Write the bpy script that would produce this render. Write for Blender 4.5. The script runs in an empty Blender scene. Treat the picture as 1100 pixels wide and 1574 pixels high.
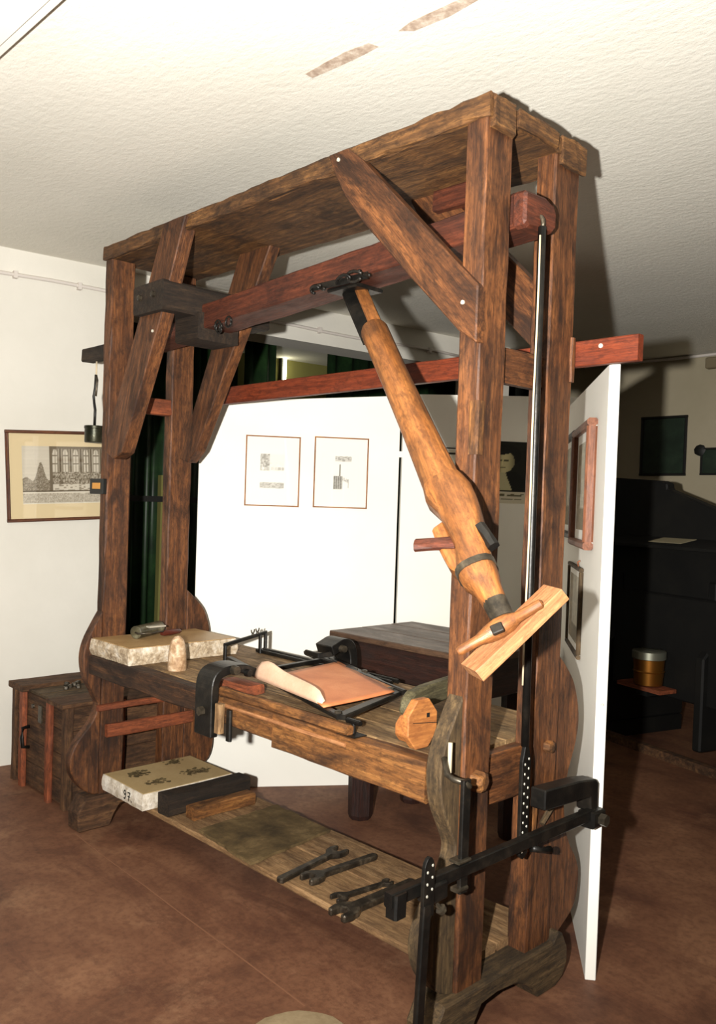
import bpy, bmesh, math, random
from mathutils import Vector as V, Matrix
random.seed(7)
SC = bpy.context.scene
COL = SC.collection

# ------------------------------------------------------------------ camera
CAM = V((3.4211, -1.7515, 1.42))
YAW, PITCH, ROLL = 0.8020, -0.0243, 0.0335
FPX, PPX, PPY = 1306.6, 547.64, 807.21          # focal length and principal point, 1100x1574 frame
_d = V((-math.sin(YAW) * math.cos(PITCH), math.cos(YAW) * math.cos(PITCH), math.sin(PITCH)))
_r = V((math.cos(YAW), math.sin(YAW), 0))
_u = _r.cross(_d)
FWD = _d
RGT = _r * math.cos(ROLL) + _u * math.sin(ROLL)
UPV = _u * math.cos(ROLL) - _r * math.sin(ROLL)
cd = bpy.data.cameras.new('camera')
cam = bpy.data.objects.new('camera', cd)
COL.objects.link(cam)
M = Matrix((RGT, UPV, -FWD)).transposed().to_4x4()
M.translation = CAM
cam.matrix_world = M
cd.sensor_fit = 'HORIZONTAL'
cd.sensor_width = 36.0
cd.lens = FPX / 1100 * 36.0
cd.shift_x = (550 - PPX) / 1100
cd.shift_y = (PPY - 787) / 1100
cd.clip_start = 0.02
SC.camera = cam

# ------------------------------------------------------------------ light: dim room air, and the photographer's flash beside the lens
w = bpy.data.worlds.new('world')
SC.world = w
w.use_nodes = True
w.node_tree.nodes['Background'].inputs[0].default_value = (1.0, 0.88, 0.55, 1)
w.node_tree.nodes['Background'].inputs[1].default_value = 0.02
fl = bpy.data.lights.new('flash', 'SPOT')
fl.energy = 970
fl.color = (1.0, 0.972, 0.915)
fl.spot_size = math.radians(130)
fl.spot_blend = 1.0
fl.shadow_soft_size = 0.022
flo = bpy.data.objects.new('flash', fl)
COL.objects.link(flo)
Mf = Matrix((RGT, UPV, -FWD)).transposed().to_4x4()
Mf.translation = CAM - RGT * 0.22 + UPV * 0.02
flo.matrix_world = Mf @ Matrix.Rotation(math.radians(16), 4, 'X')
vs = SC.view_settings
vs.view_transform = 'Standard'
vs.look = 'None'
vs.gamma = 1.0
vs.exposure = 0.0
vs.use_curve_mapping = False

# ------------------------------------------------------------------ pixel helpers: a pixel gives a direction, a known surface the distance
def ray(x, y): return FWD + RGT * ((x - PPX) / FPX) - UPV * ((y - PPY) / FPX)
def onz(x, y, z): v = ray(x, y); return CAM + v * ((z - CAM.z) / v.z)
def onx(x, y, X): v = ray(x, y); return CAM + v * ((X - CAM.x) / v.x)
def ony(x, y, Y): v = ray(x, y); return CAM + v * ((Y - CAM.y) / v.y)
def onp(x, y, P, n): v = ray(x, y); n = V(n); return CAM + v * ((V(P) - CAM).dot(n) / v.dot(n))

def lin(c):
    return tuple((x / 12.92 if x <= 0.04045 else ((x + 0.055) / 1.055) ** 2.4) for x in (c[0] / 255, c[1] / 255, c[2] / 255)) + (1,)

# ------------------------------------------------------------------ materials
def newmat(name):
    m = bpy.data.materials.new(name)
    m.use_nodes = True
    nt = m.node_tree
    return m, nt, nt.nodes['Principled BSDF']

def nd(nt, t, **kw):
    n = nt.nodes.new(t)
    for k, v in kw.items():
        if k in n.inputs: n.inputs[k].default_value = v
        else: setattr(n, k, v)
    return n

def coords(nt, scale, rnd=True):
    tc = nd(nt, 'ShaderNodeTexCoord')
    mp = nd(nt, 'ShaderNodeMapping')
    mp.inputs['Scale'].default_value = scale
    if rnd:
        oi = nd(nt, 'ShaderNodeObjectInfo')
        mu = nd(nt, 'ShaderNodeMath', operation='MULTIPLY')
        mu.inputs[1].default_value = 53.0
        nt.links.new(oi.outputs['Random'], mu.inputs[0])
        ad = nd(nt, 'ShaderNodeVectorMath', operation='ADD')
        nt.links.new(tc.outputs['Object'], ad.inputs[0])
        nt.links.new(mu.outputs[0], ad.inputs[1])
        nt.links.new(ad.outputs[0], mp.inputs['Vector'])
    else:
        nt.links.new(tc.outputs['Object'], mp.inputs['Vector'])
    return mp.outputs[0]

def noise(nt, vec, scale, detail=6, rough=0.6, dist=0.0):
    n = nd(nt, 'ShaderNodeTexNoise')
    n.inputs['Scale'].default_value = scale
    n.inputs['Detail'].default_value = detail
    n.inputs['Roughness'].default_value = rough
    n.inputs['Distortion'].default_value = dist
    nt.links.new(vec, n.inputs['Vector'])
    return n.outputs['Fac']

def ramp(nt, fac, stops):
    r = nd(nt, 'ShaderNodeValToRGB')
    e = r.color_ramp.elements
    while len(e) < len(stops): e.new(0.5)
    for i, (p, c) in enumerate(stops):
        e[i].position = p
        e[i].color = c if len(c) == 4 else lin(c)
    nt.links.new(fac, r.inputs[0])
    return r.outputs[0]

def mix(nt, fac, a, b, mode='MIX'):
    m = nd(nt, 'ShaderNodeMix', data_type='RGBA', blend_type=mode)
    if isinstance(fac, float): m.inputs[0].default_value = fac
    else: nt.links.new(fac, m.inputs[0])
    for s, i in ((a, 6), (b, 7)):
        if isinstance(s, tuple): m.inputs[i].default_value = s
        else: nt.links.new(s, m.inputs[i])
    return m.outputs[2]

def bump(nt, bsdf, h, strength, dist):
    b = nd(nt, 'ShaderNodeBump')
    b.inputs['Strength'].default_value = strength
    b.inputs['Distance'].default_value = dist
    nt.links.new(h, b.inputs['Height'])
    nt.links.new(b.outputs[0], bsdf.inputs['Normal'])

def wood(name, light, mid, dark, stain=0.55, rough=0.5, gs=1.0, spec=0.35):
    """old timber, grain along the object's own X axis"""
    m, nt, b = newmat(name)
    g = noise(nt, coords(nt, (3.0 * gs, 52 * gs, 52 * gs)), 1.0, 7, 0.7, 0.35)
    col = ramp(nt, g, [(0.24, dark), (0.50, mid), (0.78, light)])
    m2 = noise(nt, coords(nt, (24, 66, 66)), 1.0, 8, 0.78, 0.4)
    col = mix(nt, ramp(nt, m2, [(0.38, (0.7, 0.7, 0.7, 1)), (0.53, (0, 0, 0, 1))]), col, lin(dark))
    fine = noise(nt, coords(nt, (14 * gs, 230 * gs, 230 * gs)), 1.0, 3, 0.6)
    col = mix(nt, ramp(nt, fine, [(0.36, (0.45, 0.45, 0.45, 1)), (0.60, (0, 0, 0, 1))]), col, lin(dark))
    s = noise(nt, coords(nt, (3.2, 8, 8)), 1.0, 9, 0.7, 0.9)
    col = mix(nt, ramp(nt, s, [(0.45, (0, 0, 0, 1)), (0.62, (stain, stain, stain, 1))]), col, tuple(c * 0.4 for c in lin(dark)[:3]) + (1,))
    p = noise(nt, coords(nt, (5, 9, 9)), 1.7, 8, 0.74)
    col = mix(nt, ramp(nt, p, [(0.60, (0, 0, 0, 1)), (0.72, (0.35, 0.35, 0.35, 1))]), col, lin(light))
    nt.links.new(col, b.inputs['Base Color'])
    b.inputs['Specular IOR Level'].default_value = spec
    rr = ramp(nt, s, [(0.3, (rough - .08,) * 3 + (1,)), (0.7, (min(1, rough + .22),) * 3 + (1,))])
    nt.links.new(rr, b.inputs['Roughness'])
    bump(nt, b, g, 0.5, 0.006)
    return m

def mottled(name, a, bcol, c, scale=6, rough=0.7, metal=0.0, bumps=(0.3, 0.003), spec=0.4, fine=60, rnd=True):
    m, nt, b = newmat(name)
    vec = coords(nt, (1, 1, 1), rnd)
    n1 = noise(nt, vec, scale, 8, 0.65, 0.3)
    col = ramp(nt, n1, [(0.33, a), (0.5, bcol), (0.67, c)])
    n2 = noise(nt, vec, fine, 4, 0.6)
    col = mix(nt, ramp(nt, n2, [(0.35, (.35, .35, .35, 1)), (0.6, (0, 0, 0, 1))]), col, lin(a))
    nt.links.new(col, b.inputs['Base Color'])
    b.inputs['Roughness'].default_value = rough
    b.inputs['Metallic'].default_value = metal
    b.inputs['Specular IOR Level'].default_value = spec
    bump(nt, b, n2, *bumps)
    return m

def plain(name, c, rough=0.6, metal=0.0, spec=0.4):
    m, nt, b = newmat(name)
    b.inputs['Base Color'].default_value = lin(c)
    b.inputs['Roughness'].default_value = rough
    b.inputs['Metallic'].default_value = metal
    b.inputs['Specular IOR Level'].default_value = spec
    return m

def emit(name, c, s):
    m, nt, b = newmat(name)
    b.inputs['Base Color'].default_value = lin(c)
    b.inputs['Emission Color'].default_value = lin(c)
    b.inputs['Emission Strength'].default_value = s
    return m

def plaster(name, c, c2, bs, bd, fine, stretch=(1, 1, 1)):
    m, nt, b = newmat(name)
    vec = coords(nt, stretch, False)
    n1 = noise(nt, vec, 1.3, 5, 0.6)
    n2 = noise(nt, vec, fine, 6, 0.7)
    col = ramp(nt, n1, [(0.3, c2), (0.7, c)])
    nt.links.new(col, b.inputs['Base Color'])
    b.inputs['Roughness'].default_value = 0.85
    b.inputs['Specular IOR Level'].default_value = 0.2
    bump(nt, b, n2, bs, bd)
    return m

def make_floor_mat():
    m, nt, b = newmat('floor_paint')
    vec = coords(nt, (1, 1, 1), False)
    n1 = noise(nt, vec, 1.7, 9, 0.68, 0.5)
    col = ramp(nt, n1, [(0.34, (76, 49, 37)), (0.5, (114, 77, 56)), (0.70, (140, 100, 74))])
    n2 = noise(nt, coords(nt, (0.8, 3.2, 1), False), 1.7, 8, 0.7, 0.8)
    col = mix(nt, ramp(nt, n2, [(0.52, (0, 0, 0, 1)), (0.72, (.75, .75, .75, 1))]), col, lin((78, 46, 36)))
    n3 = noise(nt, vec, 2.3, 10, 0.72, 0.2)
    col = mix(nt, ramp(nt, n3, [(0.57, (0, 0, 0, 1)), (0.70, (.45, .45, .45, 1))]), col, lin((160, 122, 92)))
    n4 = noise(nt, vec, 42, 5, 0.7)
    col = mix(nt, ramp(nt, n4, [(0.36, (.4, .4, .4, 1)), (0.55, (0, 0, 0, 1))]), col, lin((74, 44, 32)))
    nt.links.new(col, b.inputs['Base Color'])
    b.inputs['Roughness'].default_value = 0.62
    b.inputs['Specular IOR Level'].default_value = 0.3
    bump(nt, b, n4, 0.25, 0.002)
    return m

def attr_mat(name, rough=0.6):
    m, nt, b = newmat(name)
    a = nd(nt, 'ShaderNodeAttribute')
    a.attribute_name = 'Col'
    nt.links.new(a.outputs['Color'], b.inputs['Base Color'])
    b.inputs['Roughness'].default_value = rough
    b.inputs['Specular IOR Level'].default_value = 0.25
    return m

def glass_mat(name, refl):
    m, nt, b = newmat(name)
    tr = nd(nt, 'ShaderNodeBsdfTransparent')
    gl = nd(nt, 'ShaderNodeBsdfGlossy')
    gl.inputs['Roughness'].default_value = 0.03
    mx = nd(nt, 'ShaderNodeMixShader')
    mx.inputs[0].default_value = refl
    nt.links.new(tr.outputs[0], mx.inputs[1])
    nt.links.new(gl.outputs[0], mx.inputs[2])
    nt.links.new(mx.outputs[0], nt.nodes['Material Output'].inputs[0])
    return m

W_FRAME = wood('aged_brown_timber', (154, 98, 55), (104, 63, 35), (46, 28, 18), 0.8, 0.52)
W_RED = wood('red_brown_timber', (124, 64, 40), (88, 44, 28), (46, 24, 17), 0.45, 0.5)
W_TOP = wood('weathered_top_timber', (158, 112, 64), (102, 68, 37), (46, 30, 18), 0.7, 0.65)
W_BED = wood('grey_brown_bench_timber', (190, 160, 116), (146, 116, 78), (74, 54, 35), 0.6, 0.65)
W_RAIL = wood('orange_brown_bench_rail', (184, 128, 70), (130, 84, 44), (58, 36, 20), 0.75, 0.6)
W_POLE = wood('honey_pole_wood', (190, 126, 66), (154, 95, 47), (84, 50, 26), 0.55, 0.38, 0.6, 0.5)
W_PALE = wood('pale_scraper_wood', (198, 148, 102), (174, 122, 80), (124, 78, 48), 0.12, 0.5, 0.8)
W_DARK = wood('dark_table_wood', (70, 38, 27), (48, 26, 20), (26, 15, 12), 0.4, 0.42, 1.0, 0.5)
W_TTOP = wood('worn_table_top_wood', (120, 92, 70), (90, 66, 49), (52, 36, 27), 0.4, 0.38, 0.8, 0.5)
W_BOARD = wood('dusty_board_wood', (182, 150, 110), (152, 118, 80), (92, 66, 42), 0.5, 0.75)
W_LATH = wood('red_lath_wood', (150, 70, 40), (120, 52, 28), (70, 30, 18), 0.15, 0.45)
W_CHEST = wood('old_chest_wood', (132, 95, 60), (94, 64, 40), (46, 31, 21), 0.65, 0.75)
W_BATTEN = wood('orange_batten_wood', (168, 92, 54), (138, 72, 42), (76, 40, 25), 0.4, 0.65)
W_GREY = wood('grey_green_worn_wood', (128, 104, 70), (88, 69, 45), (42, 33, 22), 0.6, 0.7)
W_DKRAIL = wood('dark_brown_bench_rail', (120, 78, 44), (64, 42, 27), (32, 22, 16), 0.6, 0.65)
W_ARM = wood('green_grey_arm_wood', (140, 132, 98), (104, 96, 68), (52, 47, 33), 0.5, 0.6)
W_BLACK = wood('blackened_wood', (74, 56, 38), (48, 36, 26), (24, 19, 14), 0.5, 0.7)
W_OCT = wood('orange_drum_wood', (204, 138, 74), (176, 112, 58), (126, 74, 40), 0.15, 0.5, 0.6)
W_PICT = wood('walnut_picture_frame_wood', (140, 84, 44), (96, 54, 30), (56, 30, 18), 0.1, 0.4, 2)
W_GOLD = wood('copper_brown_picture_frame', (206, 140, 100), (172, 106, 72), (120, 66, 44), 0.1, 0.35, 2)
W_THIN = wood('thin_gilt_frame', (196, 140, 76), (164, 108, 56), (112, 70, 38), 0.1, 0.4, 2)
W_COPPER = wood('copper_brown_moulding', (158, 104, 72), (128, 78, 52), (84, 48, 32), 0.1, 0.4, 2)
IRON = mottled('black_iron', (14, 13, 12), (26, 24, 21), (46, 40, 33), 14, 0.42, 0.35, (0.35, 0.002), 0.5)
IRON2 = mottled('worn_grey_iron', (40, 36, 30), (72, 64, 52), (112, 100, 82), 20, 0.4, 0.5, (0.35, 0.002), 0.5)
STEEL = mottled('dull_tool_steel', (34, 29, 24), (62, 54, 44), (104, 92, 76), 26, 0.4, 0.5, (0.3, 0.0015), 0.5)
BRIGHT = plain('bright_metal_wear', (214, 208, 190), 0.35, 0.4)
STONE = mottled('rough_limestone', (120, 98, 72), (192, 174, 148), (226, 216, 200), 22, 0.85, 0, (0.8, 0.008), 0.2, 70)
STONE_TOP = mottled('polished_stone_face', (148, 116, 76), (172, 140, 96), (190, 162, 118), 4, 0.45, 0, (0.05, 0.001), 0.4)
LSTONE = mottled('pale_litho_stone', (168, 154, 132), (212, 202, 186), (234, 228, 216), 24, 0.85, 0, (0.6, 0.005), 0.2, 80)
LTOP = mottled('tan_litho_face', (164, 140, 98), (176, 152, 110), (184, 162, 120), 3, 0.6, 0, (0.05, 0.001), 0.3)
MULL = mottled('speckled_muller_stone', (128, 96, 66), (178, 146, 112), (214, 192, 164), 30, 0.6, 0, (0.3, 0.002), 0.4)
LEATHER = mottled('orange_leather', (196, 116, 72), (216, 136, 88), (228, 154, 106), 5, 0.55, 0, (0.25, 0.001), 0.35, 220)
LEATHER2 = mottled('pale_leather', (200, 160, 132), (214, 176, 148), (224, 190, 164), 6, 0.5, 0, (0.15, 0.001), 0.35, 120)
CLOTH = mottled('dirty_leather_mat', (66, 54, 36), (98, 80, 52), (130, 108, 74), 7, 0.85, 0, (0.5, 0.004), 0.2)
INK = plain('black_ink', (18, 15, 12), 0.7)
INKSMUDGE = mottled('faded_ink', (60, 51, 34), (92, 79, 53), (136, 117, 82), 60, 0.7, 0, (0, 0), 0.2)
PANEL = plaster('white_panel_paint', (240, 237, 228), (232, 229, 219), 0.05, 0.001, 60)
PLASTER = plaster('white_wall_plaster', (226, 222, 212), (214, 210, 199), 0.25, 0.004, 45)
CEIL = plaster('textured_ceiling_plaster', (230, 226, 215), (219, 215, 203), 0.5, 0.008, 40, (0.6, 1.0, 1))
TRUNK = plain('white_trunking', (226, 222, 212), 0.6)
PIPE = plain('painted_pipe', (212, 204, 196), 0.5)
TAPE = mottled('tape_residue', (150, 128, 112), (186, 168, 150), (214, 202, 186), 30, 0.9, 0, (0, 0), 0.1, 90, False)
FLOOR = make_floor_mat()
JOINT = plain('pale_floor_joint', (126, 86, 62), 0.8)
PATCH = mottled('grey_cement', (126, 108, 82), (146, 128, 100), (160, 142, 112), 8, 0.9, 0, (0.3, 0.002), 0.1)
CURTAIN = mottled('dark_green_curtain', (14, 28, 13), (22, 44, 20), (34, 60, 28), 5, 0.5, 0, (0, 0), 0.5)
OLIVE = plaster('olive_room_wall', (122, 118, 66), (104, 100, 56), 0.1, 0.002, 30)
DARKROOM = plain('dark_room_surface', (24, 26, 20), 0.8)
TUBE = emit('fluorescent_glow', (255, 250, 214), 16.0)
PRINT = attr_mat('printed_paper')
GLASS = glass_mat('picture_glass', 0.07)
CARD = plain('cream_mount_card', (228, 208, 166), 0.8)
WCARD = plain('white_mount_card', (238, 232, 214), 0.8)
BLACKP = plain('black_picture_frame', (18, 17, 14), 0.5)
BRASS = plain('old_brass', (168, 112, 48), 0.3, 0.9)
TIN = plain('dull_tin', (150, 150, 134), 0.35, 0.8)
LABELC = plain('orange_label', (206, 146, 70), 0.7)
PAPER = plain('grey_paper', (150, 140, 112), 0.8)
CORD = plain('pale_cord', (196, 180, 150), 0.8)
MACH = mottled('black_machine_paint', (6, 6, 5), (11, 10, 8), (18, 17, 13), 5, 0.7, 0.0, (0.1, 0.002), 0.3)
DKGREEN = mottled('dark_green_picture', (22, 34, 24), (30, 44, 32), (42, 56, 42), 7, 0.4, 0, (0, 0), 0.4)
HANDLE = wood('dark_red_handle', (128, 58, 38), (92, 38, 26), (50, 22, 17), 0.2, 0.35)

# ------------------------------------------------------------------ object helpers
PINV = {}
def tag(o, label=None, cat=None, group=None, kind=None):
    if label: o['label'] = label
    if cat: o['category'] = cat
    if group: o['group'] = group
    if kind: o['kind'] = kind
    return o

def thing(name, label, cat, loc=(0, 0, 0), group=None):
    o = bpy.data.objects.new(name, None)
    o.empty_display_size = 0.05
    COL.objects.link(o)
    o.location = loc
    PINV[o] = Matrix.Translation(-V(loc))
    return tag(o, label, cat, group)

def link(name, me, parent, MW):
    o = bpy.data.objects.new(name, me)
    COL.objects.link(o)
    if parent is not None:
        o.parent = parent
        o.matrix_parent_inverse = PINV[parent]
    o.matrix_basis = MW
    PINV[o] = MW.inverted()
    if parent is not None:            # world matrix of a child = MW since parent_inverse undoes the parent
        PINV[o] = MW.inverted()
    return o

def mk(name, vs_, fs, mat, parent=None, MW=None, smooth=False, bev=0.0, seg=1):
    me = bpy.data.meshes.new(name)
    if bev:
        bm = bmesh.new()
        bv = [bm.verts.new(v) for v in vs_]
        for f in fs:
            try: bm.faces.new([bv[i] for i in f])
            except ValueError: pass
        bmesh.ops.recalc_face_normals(bm, faces=bm.faces)
        es = [e for e in bm.edges if len(e.link_faces) == 2 and e.calc_face_angle(0) > 0.6]
        bmesh.ops.bevel(bm, geom=es, offset=bev, segments=seg, affect='EDGES', profile=0.6)
        bm.to_mesh(me); bm.free()
    else:
        me.from_pydata([tuple(v) for v in vs_], [], fs)
        bm = bmesh.new(); bm.from_mesh(me)
        bmesh.ops.recalc_face_normals(bm, faces=bm.faces)
        bm.to_mesh(me); bm.free()
    if smooth:
        for p in me.polygons: p.use_smooth = True
    me.materials.append(mat)
    return link(name, me, parent, MW or Matrix.Identity(4))

def frame(o, X, Y):
    X = V(X).normalized(); Y = V(Y); Y = (Y - X * X.dot(Y)).normalized(); Z = X.cross(Y)
    Mx = Matrix((X, Y, Z)).transposed().to_4x4()
    Mx.translation = V(o)
    return Mx

def beam(name, p0, p1, w, t, side, mat, parent=None, ch=0.005, jit=0.0018, taper=1.0, seglen=0.09):
    """timber from p0 to p1 (centre line), width w along side, thickness t across"""
    p0, p1 = V(p0), V(p1)
    L = (p1 - p0).length
    MW = frame(p0, p1 - p0, side)
    n = max(2, int(L / seglen))
    ch = min(ch, w * 0.3, t * 0.3)
    vs_, fs = [], []
    for i in range(n + 1):
        k = i / n
        s = 1 + (taper - 1) * k
        a, b = w / 2 * s, t / 2 * s
        prof = [(-a + ch, -b), (a - ch, -b), (a, -b + ch), (a, b - ch), (a - ch, b), (-a + ch, b), (-a, b - ch), (-a, -b + ch)]
        for (y, z) in prof:
            j = jit
            vs_.append((L * k, y + random.uniform(-j, j), z + random.uniform(-j, j)))
    for i in range(n):
        for q in range(8):
            a = i * 8 + q; b = i * 8 + (q + 1) % 8
            fs.append((a, b, b + 8, a + 8))
    fs.append(tuple(range(7, -1, -1)))
    fs.append(tuple(range(n * 8, n * 8 + 8)))
    return mk(name, vs_, fs, mat, parent, MW)

def bar(name, xr, yr, zr, axis, mat, parent=None, **kw):
    c = [(a + b) / 2 for a, b in (xr, yr, zr)]
    r = (xr, yr, zr)
    ai = 'xyz'.index(axis)
    p0, p1 = list(c), list(c)
    p0[ai], p1[ai] = r[ai]
    si = (ai + 1) % 3
    ti = (ai + 2) % 3
    side = [0, 0, 0]; side[si] = 1
    return beam(name, p0, p1, r[si][1] - r[si][0], r[ti][1] - r[ti][0], side, mat, parent, **kw)

def box(name, o, X, Y, dx, dy, dz, mat, parent=None, bev=0.0):
    """box with corner o, edges dx along X, dy along Y, dz along X x Y"""
    MW = frame(o, X, Y)
    v = [(x, y, z) for x in (0, dx) for y in (0, dy) for z in (0, dz)]
    f = [(0, 1, 3, 2), (4, 6, 7, 5), (0, 4, 5, 1), (2, 3, 7, 6), (0, 2, 6, 4), (1, 5, 7, 3)]
    return mk(name, v, f, mat, parent, MW, False, bev)

def smoothpts(pts, n=5):
    out = []
    for i in range(len(pts) - 1):
        p0 = pts[max(i - 1, 0)]; p1 = pts[i]; p2 = pts[i + 1]; p3 = pts[min(i + 2, len(pts) - 1)]
        for k in range(n):
            t = k / n
            out.append(tuple(0.5 * (2 * b + (c - a) * t + (2 * a - 5 * b + 4 * c - d) * t * t + (3 * b - a - 3 * c + d) * t ** 3)
                             for a, b, c, d in zip(p0, p1, p2, p3)))
    out.append(tuple(pts[-1]))
    return out

def prism(name, pts, o, U, Vv, depth, mat, parent=None, bev=0.004, seg=1):
    """outline pts (u,v) in the plane of U,Vv through o, extruded by depth along U x Vv"""
    MW = frame(o, U, Vv)
    n = len(pts)
    v = [(p[0], p[1], 0) for p in pts] + [(p[0], p[1], depth) for p in pts]
    f = [tuple(range(n - 1, -1, -1)), tuple(range(n, 2 * n))] + [(i, (i + 1) % n, n + (i + 1) % n, n + i) for i in range(n)]
    return mk(name, v, f, mat, parent, MW, False, bev, seg)

def lathe(name, prof, p0, axis, mat, parent=None, seg=20, smooth=True, side=None, jit=0):
    """profile of (distance along axis, radius)"""
    ax = V(axis).normalized()
    sd = V(side) if side else (V((0, 0, 1)) if abs(ax.z) < 0.9 else V((1, 0, 0)))
    MW = frame(p0, ax, sd)
    v, f = [], []
    for (h, r) in prof:
        for k in range(seg):
            a = 2 * math.pi * k / seg
            rr = r * (1 + random.uniform(-jit, jit))
            v.append((h, rr * math.cos(a), rr * math.sin(a)))
    n = len(prof)
    for i in range(n - 1):
        for k in range(seg):
            f.append((i * seg + k, i * seg + (k + 1) % seg, (i + 1) * seg + (k + 1) % seg, (i + 1) * seg + k))
    f.append(tuple(range(seg - 1, -1, -1))); f.append(tuple(range((n - 1) * seg, n * seg)))
    o = mk(name, v, f, mat, parent, MW, smooth)
    if smooth:
        for p in o.data.polygons:
            if len(p.vertices) > 4: p.use_smooth = False
        try: o.data.set_sharp_from_angle(angle=0.7)
        except Exception: pass
    return o

def tube(name, pts, r, mat, parent=None, seg=8):
    pts = [V(p) for p in pts]
    o = pts[0].copy()
    v, f = [], []
    n = len(pts)
    up = V((0.13, 0.27, 0.95))
    for i, p in enumerate(pts):
        t = (pts[min(i + 1, n - 1)] - pts[max(i - 1, 0)]).normalized()
        a = t.cross(up)
        if a.length < 0.05: a = t.cross(V((1, 0, 0)))
        a.normalize(); b = t.cross(a)
        rr = r[i] if isinstance(r, (list, tuple)) else r
        for k in range(seg):
            an = 2 * math.pi * k / seg
            v.append(p - o + a * (rr * math.cos(an)) + b * (rr * math.sin(an)))
    for i in range(n - 1):
        for k in range(seg):
            f.append((i * seg + k, i * seg + (k + 1) % seg, (i + 1) * seg + (k + 1) % seg, (i + 1) * seg + k))
    f.append(tuple(range(seg))); f.append(tuple(range((n - 1) * seg, n * seg)))
    return mk(name, v, f, mat, parent, Matrix.Translation(o), True)

def strap(name, path, wdir, w, t, mat, parent=None):
    """bent flat bar: path of points, width w along wdir, thickness t"""
    path = [V(p) for p in path]
    wd = V(wdir).normalized()
    o = path[0].copy(); v, f = [], []; n = len(path)
    for i, p in enumerate(path):
        tg = (path[min(i + 1, n - 1)] - path[max(i - 1, 0)]).normalized()
        nn = tg.cross(wd).normalized()
        for a, b in ((-1, -1), (1, -1), (1, 1), (-1, 1)):
            v.append(p - o + wd * (a * w / 2) + nn * (b * t / 2))
    for i in range(n - 1):
        for k in range(4):
            f.append((i * 4 + k, i * 4 + (k + 1) % 4, i * 4 + 4 + (k + 1) % 4, i * 4 + 4 + k))
    f.append((0, 1, 2, 3)); f.append(tuple(range((n - 1) * 4, n * 4)))
    return mk(name, v, f, mat, parent, Matrix.Translation(o), False, min(0.003, t * 0.2))

def sheet(name, o, U, Vv, wd, ht, nx, ny, func, parent, off=0.0):
    """flat printed sheet; func(u,v) in 0..1 gives sRGB 0..255"""
    MW = frame(V(o), U, Vv)
    v = [(wd * i / nx, ht * j / ny, off) for j in range(ny + 1) for i in range(nx + 1)]
    f = [(j * (nx + 1) + i, j * (nx + 1) + i + 1, (j + 1) * (nx + 1) + i + 1, (j + 1) * (nx + 1) + i) for j in range(ny) for i in range(nx)]
    ob = mk(name, v, f, PRINT, parent, MW)
    at = ob.data.color_attributes.new('Col', 'FLOAT_COLOR', 'POINT')
    for j in range(ny + 1):
        for i in range(nx + 1):
            at.data[j * (nx + 1) + i].color = lin(func(i / nx, j / ny))
    return ob

def S(o): return tag(o, kind='structure')

# ------------------------------------------------------------------ the room
HC = 2.67
S(box('floor', (-4.5, -5, -0.1), (1, 0, 0), (0, 1, 0), 11, 12, 0.1, FLOOR))
S(box('ceiling', (-4.5, -5, HC), (1, 0, 0), (0, 1, 0), 11, 12, 0.1, CEIL))
W0 = V((-0.99, -0.05, 0)); WD = V((0.12, 0.99, 0)).normalized(); WN = V((WD.y, -WD.x, 0))   # back wall line, facing the room
def wp(s, z, d=0.0): return W0 + WD * s + WN * d + V((0, 0, z))
OP0, OP1, LZ = 0.66, 3.42, 2.45
def wallpiece(name, s0, s1, z0, z1, parent=None, mat=PLASTER, d0=-0.25, d1=0.0):
    return box(name, wp(s0, z0, d0), WN, WD, d1 - d0, s1 - s0, z1 - z0, mat, parent)
wb = S(wallpiece('wall_back', -4.9, OP0, 0, HC))
wallpiece('lintel', OP0, OP1, LZ, HC, wb)
wallpiece('end_pier', OP1, 3.75, 0, HC, wb)
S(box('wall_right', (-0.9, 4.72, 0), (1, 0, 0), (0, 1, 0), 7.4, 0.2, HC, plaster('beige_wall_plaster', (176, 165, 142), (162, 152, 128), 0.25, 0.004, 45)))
# dim space beyond the opening
S(wallpiece('wall_beyond', -0.5, 6.5, 0, HC, None, OLIVE, -1.95, -1.8))
S(box('wall_beyond_side', wp(5.2, 0, -1.8), WN, WD, 1.5, 0.1, HC, DARKROOM))
S(box('wall_beyond_end', wp(-0.4, 0, -1.8), WN, WD, 1.55, 0.1, HC, DARKROOM))

# surface pipe along the back wall, with clips
pp = thing('wall_pipe', 'thin painted pipe clipped along the white wall just under the ceiling', 'pipe', wp(-4, 2.54, 0.02))
tube('pipe', [wp(s, 2.535 + 0.006 * math.sin(s * 5), 0.016) for s in [-4 + i * 0.25 for i in range(30)]], 0.010, PIPE, pp, 8)
for s in (-0.85, 0.06, 0.39, 1.5, 1.95, 2.42, 2.9):
    box('pipe_clip', wp(s - 0.01, 2.518, 0.0), WD, (0, 0, 1), 0.02, 0.036, 0.03, PIPE, pp)
jw = thing('ceiling_pipe', 'thin pipe at the top of the far right wall ending at a small junction box', 'pipe', (0.1, 4.7, 2.64))
tube('pipe', [(-0.5 + i * 0.4, 4.70, 2.655 + 0.004 * math.sin(i * 2.2)) for i in range(10)], 0.012, PIPE, jw)
jb = box('junction_box', (0.555, 4.66, 2.545), (1, 0, 0), (0, 1, 0), 0.10, 0.06, 0.085, plain('grey_box', (120, 108, 84), 0.6), jw, 0.008)

tr = S(box('trim_1', (-0.9, -1.05, HC - 0.05), (1, 0, 0), (0, 1, 0), 6, 0.215, 0.05, TRUNK, None, 0.004))
tr2 = box('trunking_cover', (-0.9, -1.06, HC - 0.062), (1, 0, 0), (0, 1, 0), 6, 0.19, 0.012, TRUNK, tr)
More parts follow.
